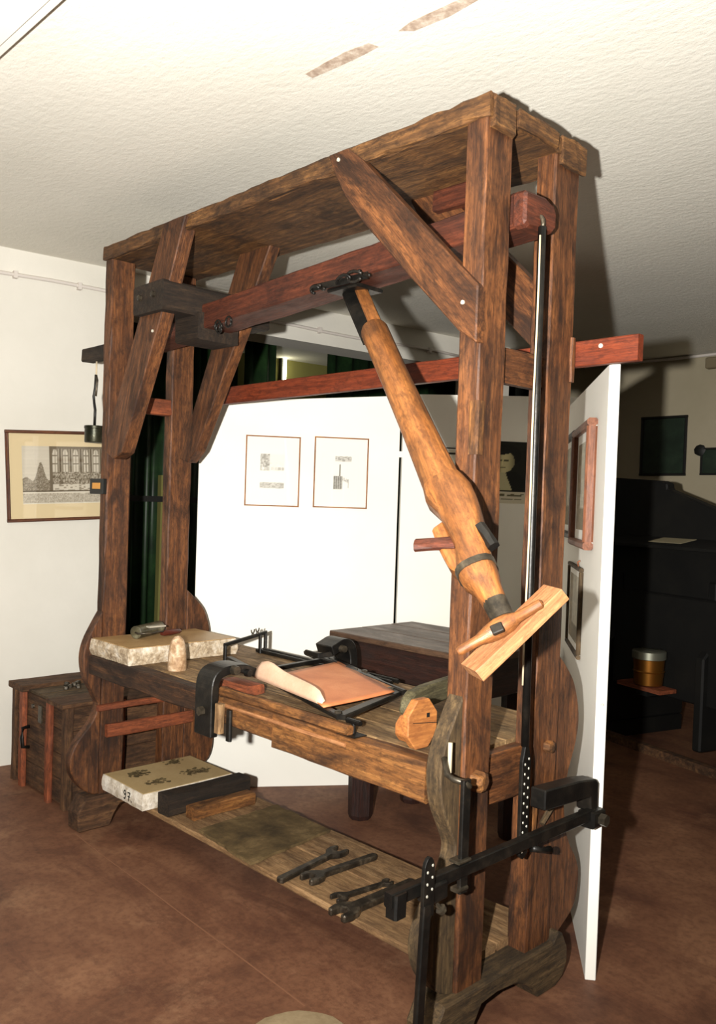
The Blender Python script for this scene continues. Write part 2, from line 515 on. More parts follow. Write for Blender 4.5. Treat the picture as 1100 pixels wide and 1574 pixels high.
# stripped tape marks on the ceiling
def tape(pix, label):
    P = [onz(x, y, HC - 0.0012) for x, y in pix]
    c = sum(P, V()) / len(P)
    o = mk('tape_strip', [p - c for p in P] + [p - c + V((0, 0, 0.001)) for p in P],
           [tuple(range(len(P))), tuple(range(len(P), 2 * len(P)))] + [(i, (i + 1) % len(P), len(P) + (i + 1) % len(P), len(P) + i) for i in range(len(P))],
           TAPE, None, Matrix.Translation(c))
    tag(o, label, 'tape strip')
tape([(469, 114), (480, 120), (520, 103), (560, 84), (582, 72), (566, 66), (530, 80), (500, 96)], 'shorter stub of brown tape residue stuck on the ceiling above the press')
tape([(612, 48), (636, 48), (690, 26), (742, -4), (762, -16), (735, -16), (712, -4), (660, 20), (630, 34)], 'longer strip of brown tape residue stuck on the ceiling above the press')

# floor joint and cement patch
fj = []
jl = [(0.10, -0.112), (0.4, -0.128), (0.7, -0.137), (1.0, -0.152), (1.3, -0.162), (1.65, -0.178)]
tube_o = mk('trim_2', [(x, y + s * 0.0022, z) for x, y in jl for s in (-1, 1) for z in (0.0, 0.0012)],
            [(4 * i + a, 4 * i + b, 4 * i + 4 + b, 4 * i + 4 + a) for i in range(5) for a, b in ((0, 1), (1, 3), (3, 2), (2, 0))] + [(0, 1, 3, 2), (20, 21, 23, 22)], JOINT)
S(tube_o)
cp = lathe('cement_patch', [(0, 0.15), (0.003, 0.148), (0.0035, 0.14)], (1.775, -0.30, 0), (0, 0, 1), PATCH, None, 28, False, None, 0.03)
tag(cp, 'flat grey round cement patch on the floor beside the foot of the press', 'floor patch')

# curtains and lamp seen through the opening
def curtain(label, s0, s1, d, folds, amp):
    v, f = [], []
    n = folds * 8
    for i in range(n + 1):
        s = s0 + (s1 - s0) * i / n
        dd = d + amp * math.sin(2 * math.pi * folds * i / n)
        for dz, z in ((0, 0.02), (0, 2.6)):
            v.append(wp(s, z, dd))
        for dz, z in ((0, 0.02), (0, 2.6)):
            v.append(wp(s, z, dd - 0.004))
    for i in range(n):
        a = i * 4
        f += [(a, a + 1, a + 5, a + 4), (a + 2, a + 6, a + 7, a + 3), (a + 1, a + 3, a + 7, a + 5), (a, a + 4, a + 6, a + 2)]
    f += [(0, 2, 3, 1), (n * 4, n * 4 + 1, n * 4 + 3, n * 4 + 2)]
    o = mk('curtain', [p - wp(s0, 0, d) for p in v], f, CURTAIN, None, Matrix.Translation(wp(s0, 0, d)), True)
    return tag(o, label, 'curtain')
curtain('wide dark green curtain hanging behind the far press posts', 0.75, 1.62, -0.45, 8, 0.035)
curtain('narrow dark green curtain hanging beside the lit tube lamp', 1.62, 1.86, -0.36, 2, 0.03)
curtain('dark green curtain hanging right of the lit tube lamp', 2.38, 4.2, -0.5, 12, 0.035)
gp = box('olive_post', wp(1.035, 0, -0.36), WN, WD, 0.05, 0.075, 1.56, OLIVE)
tag(gp, 'olive painted post standing in front of the dark green curtain', 'post')
gb = box('curtain_bar', wp(0.7, 1.395, -0.30), WN, WD, 0.025, 0.9, 0.035, BLACKP)
tag(gb, 'dark horizontal bar crossing the opening in front of the green curtain', 'bar')
lm = thing('tube_lamp', 'glowing vertical fluorescent tube lamp on the olive wall beyond the opening', 'lamp', onp(437, 590, wp(0, 0, -1.7), WN))
lt, lb_ = onp(437, 548, wp(0, 0, -1.72), WN), onp(437, 588, wp(0, 0, -1.72), WN)
lathe('tube', [(0, 0.014), ((lt - lb_).length, 0.014)], lb_, (0, 0, 1), TUBE, lm, 12)
lathe('end_cap', [(0, 0.02), (0.03, 0.02)], lb_ - V((0, 0, 0.03)), (0, 0, 1), BLACKP, lm, 12)
lathe('end_cap', [(0, 0.02), (0.03, 0.02)], V((lb_.x, lb_.y, lt.z)), (0, 0, 1), BLACKP, lm, 12)
box('backing_plate', lb_ - WN * 0.075 - WD * 0.015 - V((0, 0, 0.04)), WN, WD, 0.05, 0.03, lt.z - lb_.z + 0.08, BLACKP, lm)

# ------------------------------------------------------------------ white exhibition panels
PO, PD = V((0.212, 1.008, 0)), V((0.57, 0.82, 0)).normalized()
PN = V((PD.y, -PD.x, 0))
QO, QD = V((2.103, 0.552, 0)), V((-0.607, 0.795, 0)).normalized()
QN = V((-QD.y, QD.x, 0))
def ppt(t, z, d=0.0): return PO + PD * t + PN * d + V((0, 0, z))
def qpt(t, z, d=0.0): return QO + QD * t + QN * d + V((0, 0, z))
pa = prism('display_panel', [(-0.535, 0), (0.458, 0), (0.458, 1.975), (-0.535, 1.893)], ppt(0, 0), PD, (0, 0, 1), -0.03, PANEL, None, 0.002)
tag(pa, 'white display panel carrying two framed technical prints behind the press bed', 'panel')
pb = prism('display_panel', [(0.473, 0), (1.47, 0), (1.47, 2.02), (0.473, 1.985)], ppt(0, 0), PD, (0, 0, 1), -0.03, PANEL, None, 0.002)
tag(pb, 'white display panel with the dark portrait poster, partly hidden by the near posts', 'panel')
pc = prism('display_panel', [(0, 0), (1.86, 0), (1.86, 1.90), (0, 1.865)], qpt(0, 0), QD, (0, 0, 1), 0.032, PANEL, None, 0.002)
tag(pc, 'white display panel seen nearly edge-on beside the press, hung with framed pictures', 'panel')
box('joint_plate', ppt(0.455, 1.665, 0.001), PD, (0, 0, 1), 0.022, 0.03, 0.002, PANEL, pa)

def hsh(i, j, k=0):
    x = math.sin(i * 12.9898 + j * 78.233 + k * 37.719) * 43758.5453
    return x - math.floor(x)

def framed(name, label, cat, o, U, Vv, wd, ht, fw, fd, fmat, card, inner, nx, ny, func, group=None, glass=True):
    """picture: outer corner o (lower left on the wall), U right, Vv up, facing U x Vv"""
    U = V(U).normalized(); Vv = V(Vv).normalized(); N = U.cross(Vv)
    t = thing(name, label, cat, o, group)
    o = V(o)
    box('backing', o + U * fw * 0.5 + Vv * fw * 0.5 + N * 0.001, U, Vv, wd - fw, ht - fw, fd * 0.3, card, t)
    for a, b, sd in ((o + Vv * fw / 2, o + Vv * fw / 2 + U * wd, Vv), (o + Vv * (ht - fw / 2), o + Vv * (ht - fw / 2) + U * wd, Vv)):
        beam('frame_rail', a + N * fd / 2, b + N * fd / 2, fw, fd, sd, fmat, t, ch=fw * .25, jit=0)
    for a, b in ((o + U * fw / 2 + Vv * fw, o + U * fw / 2 + Vv * (ht - fw)), (o + U * (wd - fw / 2) + Vv * fw, o + U * (wd - fw / 2) + Vv * (ht - fw))):
        beam('frame_rail', a + N * fd / 2, b + N * fd / 2, fw, fd, U, fmat, t, ch=fw * .25, jit=0)
    l, r, b_, tp = inner
    if func:
        sheet('print', o + U * l + Vv * b_ + N * (0.0015 + fd * 0.3), U, Vv, wd - l - r, ht - b_ - tp, nx, ny, func, t)
    if glass:
        box('glass', o + U * fw * 0.6 + Vv * fw * 0.6 + N * fd * 0.62, U, Vv, wd - 1.2 * fw, ht - 1.2 * fw, 0.002, GLASS, t)
    return t

def engraving(u, v):
    ink = 0.0
    if v < 0.21:                                            # caption block of fine handwriting
        ink = 0.12 + 0.30 * hsh(int(u * 150), int(v * 60)) if 0.02 < v < 0.185 else 0.02
    else:
        y = (v - 0.21) / 0.79
        if y < 0.03: ink = 0.85
        elif u < 0.30:                                      # landscape with a hill
            hill = 0.28 + 0.32 * math.exp(-((u - 0.20) / 0.05) ** 2) + 0.05 * math.sin(u * 40)
            if y < hill: ink = 0.35 + 0.4 * hsh(int(u * 120), int(y * 60))
            else: ink = 0.10 + 0.06 * hsh(int(y * 60), 3)
        else:                                               # hall with arched windows and a crowd of figures
            cx = ((u - 0.30) / 0.117) % 1.0
            ink = 0.62
            if 0.26 < cx < 0.74:
                top = 0.80 + 0.14 * math.sqrt(max(0, 1 - ((cx - 0.5) / 0.24) ** 2))
                if 0.42 < y < top: ink = 0.12
                if abs(cx - 0.5) < 0.035 or abs(y - 0.80) < 0.016 or abs(y - 0.62) < 0.012: ink = 0.6
            if abs(cx) < 0.06 or abs(cx - 1) < 0.06: ink = 0.85
            if 0.10 < cx < 0.17 or 0.83 < cx < 0.9: ink = 0.3
            if y > 0.95: ink = 0.7
            if y < 0.44: ink = 0.22 + 0.62 * hsh(int(u * 90), int(y * 34), 2)
            if y < 0.16: ink = 0.12 + 0.35 * (hsh(int(u * 40), int(y * 40), 5) > 0.7)
            if u < 0.33: ink = 0.72
    a = (232, 224, 206); b = (70, 56, 36)
    return tuple(x + (y_ - x) * ink for x, y_ in zip(a, b))
tl = math.radians(3.0)
eo = wp(0.052, 1.266, 0.0)
framed('framed_engraving', 'wide framed engraving of a columned hall in a cream mount on the white wall', 'picture', eo,
       WD * math.cos(tl) + V((0, 0, math.sin(tl))), V((0, 0, math.cos(tl))) - WD * math.sin(tl), 0.575, 0.478, 0.017, 0.02, W_PICT, CARD,
       (0.082, 0.02, 0.092, 0.082), 150, 84, engraving)
# note: the picture faces WD x up = WN

def press_plan(u, v):
    ink = 0
    if 0.20 < u < 0.78:
        if 0.50 < v < 0.80:
            ink = 0.16 + 0.5 * hsh(int(u * 40), int(v * 40)) if u < 0.42 else (0.12 * hsh(int(u * 60), int(v * 50)) if v < 0.66 else 0.05)
            if 0.52 < v < 0.57: ink = 0.45 * hsh(int(u * 30), 4)
        if 0.20 < v < 0.31: ink = 0.16 + 0.35 * hsh(int(u * 26), int(v * 50), 8)
    return tuple(x + (y - x) * ink for x, y in zip((250, 247, 238), (110, 104, 92)))
def press_side(u, v):
    ink = 0
    if 0.36 < u < 0.74 and (abs(v - 0.74) < 0.045): ink = 0.22 if hsh(int(u * 30), int(v * 70)) > 0.4 else 0.5
    if 0.46 < u < 0.50 and 0.35 < v < 0.64: ink = 0.75
    if 0.33 < u < 0.54 and 0.22 < v < 0.44: ink = 0.35 + 0.4 * (int(u * 60) % 3 == 0) + 0.2 * hsh(int(u * 40), int(v * 40))
    if 0.54 < u < 0.70 and abs(v - (0.40 - (u - 0.54) * 0.3)) < 0.03: ink = 0.55 * hsh(int(u * 50), int(v * 50), 3)
    if abs(u - 0.68) < 0.012 and 0.24 < v < 0.40: ink = 0.4
    return tuple(x + (y - x) * min(1, ink) for x, y in zip((250, 247, 238), (96, 92, 82)))
WT = plain('white_sheet', (250, 248, 240), 0.8)
framed('framed_print', 'framed print with two blocks of plans on the white panel, nearer the far posts', 'picture', ppt(-0.311, 1.397, 0), PD, (0, 0, 1), 0.268, 0.346, 0.006, 0.012, W_THIN, WT,
       (0.03, 0.03, 0.03, 0.03), 60, 80, press_plan)
framed('framed_print', 'framed print of an upright press drawing on the white panel, nearer the panel joint', 'picture', ppt(0.027, 1.399, 0), PD, (0, 0, 1), 0.272, 0.352, 0.006, 0.012, W_THIN, WT,
       (0.03, 0.03, 0.03, 0.03), 60, 80, press_side)

def portrait(u, v):
    base = (24, 26, 18)
    if v < 0.03 or u < 0.02: return (30, 30, 22)
    fx, fy = (u - 0.44) / 0.23, (v - 0.60) / 0.22
    d = fx * fx + fy * fy
    col = base
    if ((u - 0.48) / 0.33) ** 2 + ((v - 0.72) / 0.22) ** 2 < 1: col = (14, 15, 10)     # hair
    if d < 1:
        sh = 0.65 + 0.35 * max(0, 1 - (fx - 0.1) ** 2 * 1.4)
        if fx < -0.25: sh *= 0.75
        col = tuple(c * sh for c in (206, 196, 150))
        if fy > 0.62 + 0.2 * fx: col = (14, 15, 10)
        if abs(fy - 0.12) < 0.09 and (0.12 < abs(fx + 0.05) < 0.5): col = tuple(c * 0.4 for c in (206, 196, 150))
        if abs(fy + 0.55) < 0.05 and abs(fx + 0.05) < 0.25: col = tuple(c * 0.5 for c in (206, 196, 150))
        if abs(fx + 0.10) < 0.06 and -0.3 < fy < 0.05: col = tuple(min(255, c * 1.1) for c in (206, 196, 150))
    elif v < 0.42 and abs(u - 0.40 - (0.40 - v) * 0.3) < 0.08 + (0.40 - v) * 0.12: col = (186, 180, 142)   # pale neckcloth
    elif v < 0.40 and abs(u - 0.5) < 0.20 + (0.40 - v) * 1.3: col = (16, 17, 12)
    return col
po = thing('portrait_poster', 'dark poster with a pale portrait head on the white panel between the near posts', 'poster', ppt(0.89, 1.42, 0.003))
P1 = ppt(0.89, 1.512, 0.002)
sheet('portrait', P1, PD, (0, 0, 1), 0.262, 0.258, 50, 54, portrait, po)
def lines(u, v):
    return (96, 90, 66) if (0.30 < v < 0.42 or 0.62 < v < 0.80) and hsh(int(u * 26), int(v * 4)) > 0.25 and 0.1 < u < 0.9 else (206, 198, 176)
sheet('caption', ppt(0.89, 1.452, 0.002), PD, (0, 0, 1), 0.262, 0.06, 40, 14, lines, po)
def stand(u, v):
    ln = abs(u - 0.12 - v * 0.05) < 0.03 or abs(v - 0.9) < 0.03 or abs(u - 0.45 + 0.3 * v) < 0.025 or abs((u - 0.4) ** 2 + (v - 0.4) ** 2 - 0.06) < 0.012
    return (40, 38, 30) if ln else (214, 208, 188)
framed('framed_drawing', 'thin black framed line drawing on the white panel behind the slanting pole', 'picture', ppt(0.652, 1.525, 0), PD, (0, 0, 1), 0.16, 0.20, 0.005, 0.01, BLACKP, WT,
       (0.012, 0.012, 0.012, 0.012), 40, 50, stand, None, False)

# pictures on the edge-on panel: they face QN side; U runs towards the near edge
def interior(u, v):
    k = 0.5 + 0.5 * hsh(int(u * 14), int(v * 20))
    if u < 0.3: return tuple(c * (0.55 + 0.45 * k) for c in (170, 150, 116))
    return tuple(c * (0.75 + 0.25 * k) for c in (214, 208, 188)) if v > 0.25 else tuple(c * (0.5 + .3 * k) for c in (180, 164, 130))
framed('framed_picture', 'copper-brown framed picture leaning out from the edge-on panel, upper row', 'picture', qpt(0.72, 1.296, 0.0), -QD, (0, 0, 1), 0.50, 0.432, 0.026, 0.034, W_COPPER, WT, (0.06, 0.06, 0.06, 0.06), 40, 30, interior)
framed('framed_picture', 'black framed picture on the edge-on panel, upper row, beside the copper-brown one', 'picture', qpt(1.24, 1.315, 0.0), -QD, (0, 0, 1), 0.49, 0.42, 0.025, 0.03, BLACKP, WT, (0.05, 0.05, 0.05, 0.05), 40, 30, interior)
lowp = framed('framed_picture', 'slim grey-brown framed print on the edge-on panel, below the copper-brown one', 'picture', qpt(0.87, 0.897, 0.0), -QD, (0, 0, 1), 0.42, 0.325, 0.016, 0.016, W_GREY, WT, (0.04, 0.04, 0.04, 0.04), 40, 30, interior)
tube('hanging_hook', [qpt(0.55, 1.222, 0.008), qpt(0.55, 1.237, 0.012), qpt(0.545, 1.243, 0.004)], 0.003, W_GOLD, lowp, 6)
pn = lathe('panel_pin', [(0, 0.0022), (0.012, 0.002), (0.013, 0.005), (0.018, 0.004)], qpt(0, 0.845, -0.016), -QD, BRIGHT, None, 8)
tag(pn, 'small bright pin sticking out of the white panel edge', 'pin')

# pictures on the far right wall
o1 = framed('dark_picture', 'large dark green picture on the far right wall', 'picture', V((0.03, 4.72, 1.73)), (1, 0, 0), (0, 0, 1), 0.385, 0.475, 0.02, 0.02, BLACKP, DKGREEN, (0, 0, 0, 0), 2, 2, None, None, False)
o2 = framed('dark_picture', 'dark green picture with a black rosette corner on the far right wall', 'picture', V((0.53, 4.72, 1.735)), (1, 0, 0), (0, 0, 1), 0.36, 0.21, 0.015, 0.02, BLACKP, DKGREEN, (0, 0, 0, 0), 2, 2, None, None, False)
lathe('rosette', [(0, 0.03), (0.012, 0.045), (0.02, 0.02)], V((0.525, 4.715, 1.925)), (0, -1, 0), BLACKP, o2, 9, True, None, 0.2)

# ------------------------------------------------------------------ the press
L = 2.045
press = thing('lithographic_press', 'tall old wooden lithographic press with timber frame, hanging pole and iron treadle lever', 'printing press', (1.0, 0.25, 0))
PR = press
foot_prof = [(-0.10, 0.0), (-0.105, 0.08), (-0.07, 0.14), (0.43, 0.14), (0.455, 0.168), (0.485, 0.15), (0.51, 0.105), (0.512, 0.06), (0.49, 0.02), (0.45, 0.0), (0.36, 0.0),
             (0.34, 0.03), (0.30, 0.06), (0.25, 0.082), (0.16, 0.092), (0.09, 0.085), (0.065, 0.05), (0.045, 0.0)]
prism('foot', foot_prof, (1.965, 0, 0), (0, 1, 0), (0, 0, 1), 0.10, W_GREY, PR, 0.006)
prism('foot', foot_prof, (0.0, 0, 0), (0, 1, 0), (0, 0, 1), 0.10, W_CHEST, PR, 0.006)
ZP = 2.425
bar('post', (1.975, L), (0, 0.113), (0.135, ZP + 0.02), 'z', W_FRAME, PR)
bar('post', (1.98, L), (0.314, 0.440), (0.135, ZP + 0.01), 'z', W_FRAME, PR)
bar('post', (0.015, 0.075), (0, 0.11), (0.135, ZP), 'z', W_FRAME, PR)
bar('post', (0.015, 0.075), (0.306, 0.418), (0.135, ZP), 'z', W_FRAME, PR)
fprof = [(0.93, 0), (0.87, -0.035), (0.80, -0.07), (0.73, -0.083), (0.65, -0.07), (0.57, -0.03), (0.52, -0.012), (0.45, -0.04), (0.38, -0.10), (0.31, -0.13), (0.24, -0.12), (0.17, -0.07), (0.14, -0.02)]
bprof = [(1.0, 0), (0.95, .055), (0.894, .10), (0.80, .13), (0.72, .122), (0.62, .08), (0.55, .065), (0.43, .09), (0.33, .155), (0.26, .165), (0.19, .14), (0.14, .06)]
# outline (z, y): grain runs up the plank;  U=z, V=y -> extrude along U x V = -x
def brk(prof, y0, x1, t, mat):
    pts = smoothpts(prof, 4) + [(0.14, 0.0)]
    prism('curved_bracket', pts, (x1, y0, 0), (0, 0, 1), (0, 1, 0), t, mat, PR, 0.004)
brk(fprof, 0.0, 2.036, 0.052, W_GREY)
brk(bprof, 0.441, 2.036, 0.052, W_FRAME)
brk(fprof, 0.0, 0.072, 0.052, W_FRAME)
brk(bprof, 0.419, 0.072, 0.052, W_FRAME)
# top board, with a separate front edge strip
bar('top_board', (0.0, 2.052), (0.012, 0.448), (2.43, 2.478), 'x', W_TOP, PR, jit=0.003, seglen=0.06)
bar('edge_strip', (0.0, 2.055), (-0.008, 0.014), (2.428, 2.486), 'x', W_TOP, PR, jit=0.0032, seglen=0.045)
bar('end_strip', (2.048, 2.064), (0.115, 0.30), (2.435, 2.482), 'y', W_TOP, PR, jit=0.003, seglen=0.04)
bar('tenon_end', (2.044, 2.060), (0.01, 0.10), (2.40, 2.488), 'y', W_TOP, PR, jit=0.003, seglen=0.02)
bar('tenon_end', (2.044, 2.062), (0.33, 0.45), (2.40, 2.484), 'y', W_TOP, PR, jit=0.003, seglen=0.02)
# braces (x, z), front face at y = y0, thickness t backwards:  U=x, V=z -> U x V = -y
def brace(pts, y0, t, mat=W_FRAME):
    # local U along the brace so that the grain follows it
    a, b = V((pts[0][0], pts[0][1])), V((pts[len(pts) // 2][0], pts[len(pts) // 2][1]))
    dU = (b - a).normalized(); dV = V((-dU.y, dU.x))
    if True:
        loc = [((V(p) - a).dot(dU), (V(p) - a).dot(dV)) for p in pts]
        return prism('brace', loc, (a.x, y0 + t, a.y), (dU.x, 0, dU.y), (dV.x, 0, dV.y), t, mat, PR, 0.004)
near_b = [(1.45, 2.482), (1.535, 2.482), (1.60, 2.43), (1.975, 2.063), (2.046, 1.995), (2.046, 1.845), (1.985, 1.885), (1.80, 2.06), (1.612, 2.245), (1.53, 2.34), (1.475, 2.43)]
far_b = [(0.515, 2.476), (0.665, 2.476), (0.506, 2.113), (0.235, 1.60), (0.16, 1.575), (0.076, 1.615), (0.333, 2.11)]
brace(near_b, -0.018, 0.036)
brace(far_b, -0.022, 0.06)
brace([(x + 0.02, min(z, 2.44)) for x, z in near_b[:4]] + [(1.98, 2.055), (1.98, 1.89)] + [(x, z) for x, z in near_b[7:]], 0.33, 0.045)
brace([(0.53, 2.435), (0.735, 2.435), (0.545, 2.11), (0.245, 1.63), (0.18, 1.58), (0.115, 1.60), (0.376, 2.13)], 0.325, 0.055)
# cross rails of the end frames
bar('cross_rail', (1.985, 2.03), (0.11, 0.318), (1.765, 1.858), 'y', W_FRAME, PR)
bar('cross_rail', (0.02, 0.07), (0.108, 0.308), (1.79, 1.862), 'y', W_BATTEN, PR)
bar('cross_rail', (0.07, 0.092), (-0.02, 0.30), (0.50, 0.528), 'y', W_BATTEN, PR)
bar('cross_rail', (0.075, 0.10), (0.02, 0.45), (0.385, 0.44), 'y', W_BATTEN, PR)
bar('cross_rail', (1.975, 2.02), (0.11, 0.316), (0.60, 0.742), 'y', W_FRAME, PR)
# lever beam under the top, with the block it pivots in
beam('lever_beam', (0.10, 0.19, 2.11), (2.06, 0.19, 2.222), 0.13, 0.094, (0, 1, 0), W_RED, PR)
prism('beam_head', [(0, 0.0), (0.10, 0.004), (0.135, -0.008), (0.15, -0.03), (0.148, -0.07), (0.13, -0.088), (0.02, -0.095), (0, -0.085)], (2.055, 0.10, 2.258), (0, 1, 0), (0, 0, 1), 0.045, W_RED, PR, 0.008)
bar('pivot_block', (0.345, 0.57), (-0.048, 0.46), (2.138, 2.25), 'y', W_BLACK, PR, ch=0.008)
bar('hinge_block', (0.42, 0.585), (0.10, 0.29), (2.045, 2.15), 'x', W_BLACK, PR)
for x in (0.40, 0.50):
    lathe('bolt', [(0, 0.012), (0.01, 0.012), (0.012, 0.007)], (x, -0.048, 2.20), (0, -1, 0), IRON2, PR, 6, False)
bar('stop_block', (1.60, 1.78), (0.30, 0.40), (2.36, 2.425), 'x', W_RED, PR)
for x, z in ((0.69, 2.085), (0.76, 2.09), (0.70, 2.075)):
    tube('iron_loop', [(x + 0.018 * math.cos(a), 0.118, z + 0.02 * math.sin(a)) for a in [i * math.pi / 5 for i in range(11)]], 0.004, IRON, PR, 6)
bar('joint_plate', (1.24, 1.50), (0.115, 0.123), (2.128, 2.150), 'x', IRON, PR, jit=0.002)
bar('joint_plate', (1.30, 1.44), (0.13, 0.25), (2.118, 2.13), 'x', IRON, PR, jit=0.001)
for x, rr, tl_, n_k in ((1.265, 0.010, 0.2, 9), (1.30, 0.008, 1.4, 10), (1.40, 0.014, -0.3, 8), (1.455, 0.016, 0.5, 11), (1.50, 0.011, 2.1, 9)):
    tube('iron_loop', [(x + rr * 2.6 * math.cos(a + tl_), 0.106 - 0.008 * math.sin(a * 1.3 + tl_), 2.136 + rr * math.sin(a + tl_ * 0.4) + (x - 1.4) * 0.06) for a in [i * math.pi / 6 for i in range(n_k)]], 0.0055, IRON, PR, 6)
# small filler pieces seen on the posts
bar('patch_block', (2.02, 2.05), (-0.004, 0.03), (1.56, 1.70), 'z', W_RAIL, PR)
bar('patch_strip', (2.03, 2.052), (0.425, 0.447), (1.80, 1.93), 'z', W_FRAME, PR)
lathe('peg', [(0, 0.03), (0.028, 0.026), (0.034, 0.018)], (2.043, 0.05, 0.70), (1, 0.1, 0), W_RAIL, PR, 7, False, None, 0.12)
lathe('peg', [(0, 0.02), (0.02, 0.018), (0.024, 0.01)], (2.043, 0.385, 0.73), (1, 0.1, 0), W_RAIL, PR, 7, False, None, 0.12)
lathe('nail', [(0, 0.006), (0.004, 0.006), (0.006, 0.003)], (2.0, -0.018, 1.955), (0, -1, 0), BRIGHT, PR, 8)
lathe('nail', [(0, 0.006), (0.004, 0.006), (0.006, 0.003)], (1.50, -0.018, 2.455), (0, -1, 0), BRIGHT, PR, 8)
lathe('nail', [(0, 0.006), (0.004, 0.006), (0.006, 0.003)], (0.455, -0.022, 2.07), (0, -1, 0), BRIGHT, PR, 8)
# long red lath nailed along the back posts
lath = bar('back_lath', (0.17, 2.245), (0.452, 0.482), (1.848, 1.922), 'x', W_LATH, PR, jit=0.0006, ch=0.003)
lathe('nail', [(0, 0.007), (0.003, 0.007), (0.004, 0.004)], (2.13, 0.452, 1.90), (0, -1, 0), BRIGHT, lath, 8)

# ---- bed of the press
yb = [-0.005, 0.12, 0.28, 0.45, 0.62]
for i in range(4):
    bar('bed_plank', (0.09, 1.972), (yb[i] + 0.0015, yb[i + 1] - 0.0015), (0.705, 0.75 - 0.001 * (i % 2)), 'x', W_BED, PR, jit=0.001, ch=0.003)
bar('front_rail', (1.33, 1.972), (-0.07, -0.008), (0.64, 0.75), 'x', W_RAIL, PR, jit=0.0025)
bar('front_rail', (0.97, 1.33), (-0.07, -0.008), (0.662, 0.75), 'x', W_RAIL, PR, jit=0.0025)
bar('front_rail', (0.09, 0.97), (-0.07, -0.008), (0.668, 0.75), 'x', W_DKRAIL, PR, jit=0.003)  # far-end length of the front rail, coloured a darker brown
bar('back_rail', (0.09, 1.972), (0.56, 0.62), (0.645, 0.704), 'x', W_RAIL, PR)
bar('ledge_strip', (1.03, 1.665), (-0.066, -0.038), (0.751, 0.781), 'x', W_RAIL, PR, jit=0.0015, ch=0.007)
bar('guide_strip', (0.95, 1.67), (-0.078, -0.068), (0.722, 0.733), 'x', W_PALE, PR, jit=0.001)
bar('wear_block', (0.93, 1.10), (0.0, 0.075), (0.751, 0.785), 'x', W_BATTEN, PR)
for yy in (0.555, 0.59):
    bar('guide_rail', (0.42, 1.25), (yy, yy + 0.012), (0.75, 0.766), 'x', IRON, PR, jit=0)
for yy in (0.245, 0.275):
    bar('guide_rail', (0.58, 1.0), (yy, yy + 0.010), (0.75, 0.764), 'x', IRON, PR, jit=0)
# iron bearing arms hooked over the bed edges
c1 = strap('iron_arm', smoothpts([(1.0, -0.094, 0.615), (1.0, -0.094, 0.72), (1.0, -0.092, 0.79), (1.0, -0.075, 0.825), (1.0, -0.03, 0.838), (1.0, 0.03, 0.835), (1.0, 0.08, 0.815)], 4), (1, 0, 0), 0.10, 0.03, IRON, PR)
lathe('nut', [(0, 0.016), (0.018, 0.016)], (1.0, -0.108, 0.70), (0, -1, 0), IRON2, c1, 6, False)
lathe('nut', [(0, 0.018), (0.02, 0.015)], (1.05, -0.02, 0.838), (1, 0, 0), IRON2, c1, 10)
lathe('nut', [(0, 0.014), (0.02, 0.012)], (1.05, 0.035, 0.822), (1, 0, 0), IRON, c1, 10)
bar('wedge', (1.055, 1.085), (-0.10, -0.075), (0.635, 0.735), 'z', W_BOARD, PR)
bar('iron_tongue', (1.10, 1.125), (-0.085, -0.072), (0.615, 0.72), 'z', IRON, PR, jit=0)
c2 = strap('iron_arm', smoothpts([(0.92, 0.635, 0.70), (0.92, 0.632, 0.80), (0.92, 0.615, 0.85), (0.92, 0.58, 0.862), (0.92, 0.545, 0.85), (0.92, 0.515, 0.838)], 4), (1, 0, 0), 0.10, 0.04, IRON, PR)
lathe('nut', [(0, 0.016), (0.02, 0.014)], (0.97, 0.56, 0.845), (1, 0, 0), IRON2, c2, 10)
strap('cross_iron', [onz(470, 1002, 0.82), onz(490, 1008, 0.82), onz(512, 1005, 0.825)], (0, 0, 1), 0.02, 0.012, IRON, PR)
# rounded arm beside the near post
prism('rounded_arm', [(0.0, 0.0), (0.01, 0.035), (0.04, 0.052), (0.12, 0.058), (0.42, 0.055), (0.42, -0.01), (0.0, -0.015)], (1.655, 0.16, 0.795), V((-0.10, 0.42, 0)), (0, 0, 1), 0.04, W_ARM, PR, 0.008)

# ---- hanging pole (thing > pole > pieces)
J = V((1.357, 0.20, 2.15))
E_ = CAM + ray(775, 955) * 1.85
A = (E_ - J).normalized()
vv = CAM - (J + E_) / 2; vv = (vv - A * A.dot(vv)).normalized()
uu = A.cross(vv)
def pl(s, u, v=0.0): return J + A * s + uu * u + vv * v
pole = lathe('pole', [(0, 0.040), (0.012, 0.043), (0.25, 0.043), (0.50, 0.0455), (0.74, 0.051)], pl(0.275, 0.003), A, W_POLE, PR, 24, True, None, 0.02)
PINV[pole] = pole.matrix_basis.inverted()
beam('tongue', pl(-0.02, -0.012), pl(0.30, -0.008), 0.04, 0.03, uu, W_POLE, pole)
beam('iron_cheek', pl(-0.005, 0.028, -0.02), pl(0.285, 0.026, -0.015), 0.05, 0.03, uu, IRON, pole)
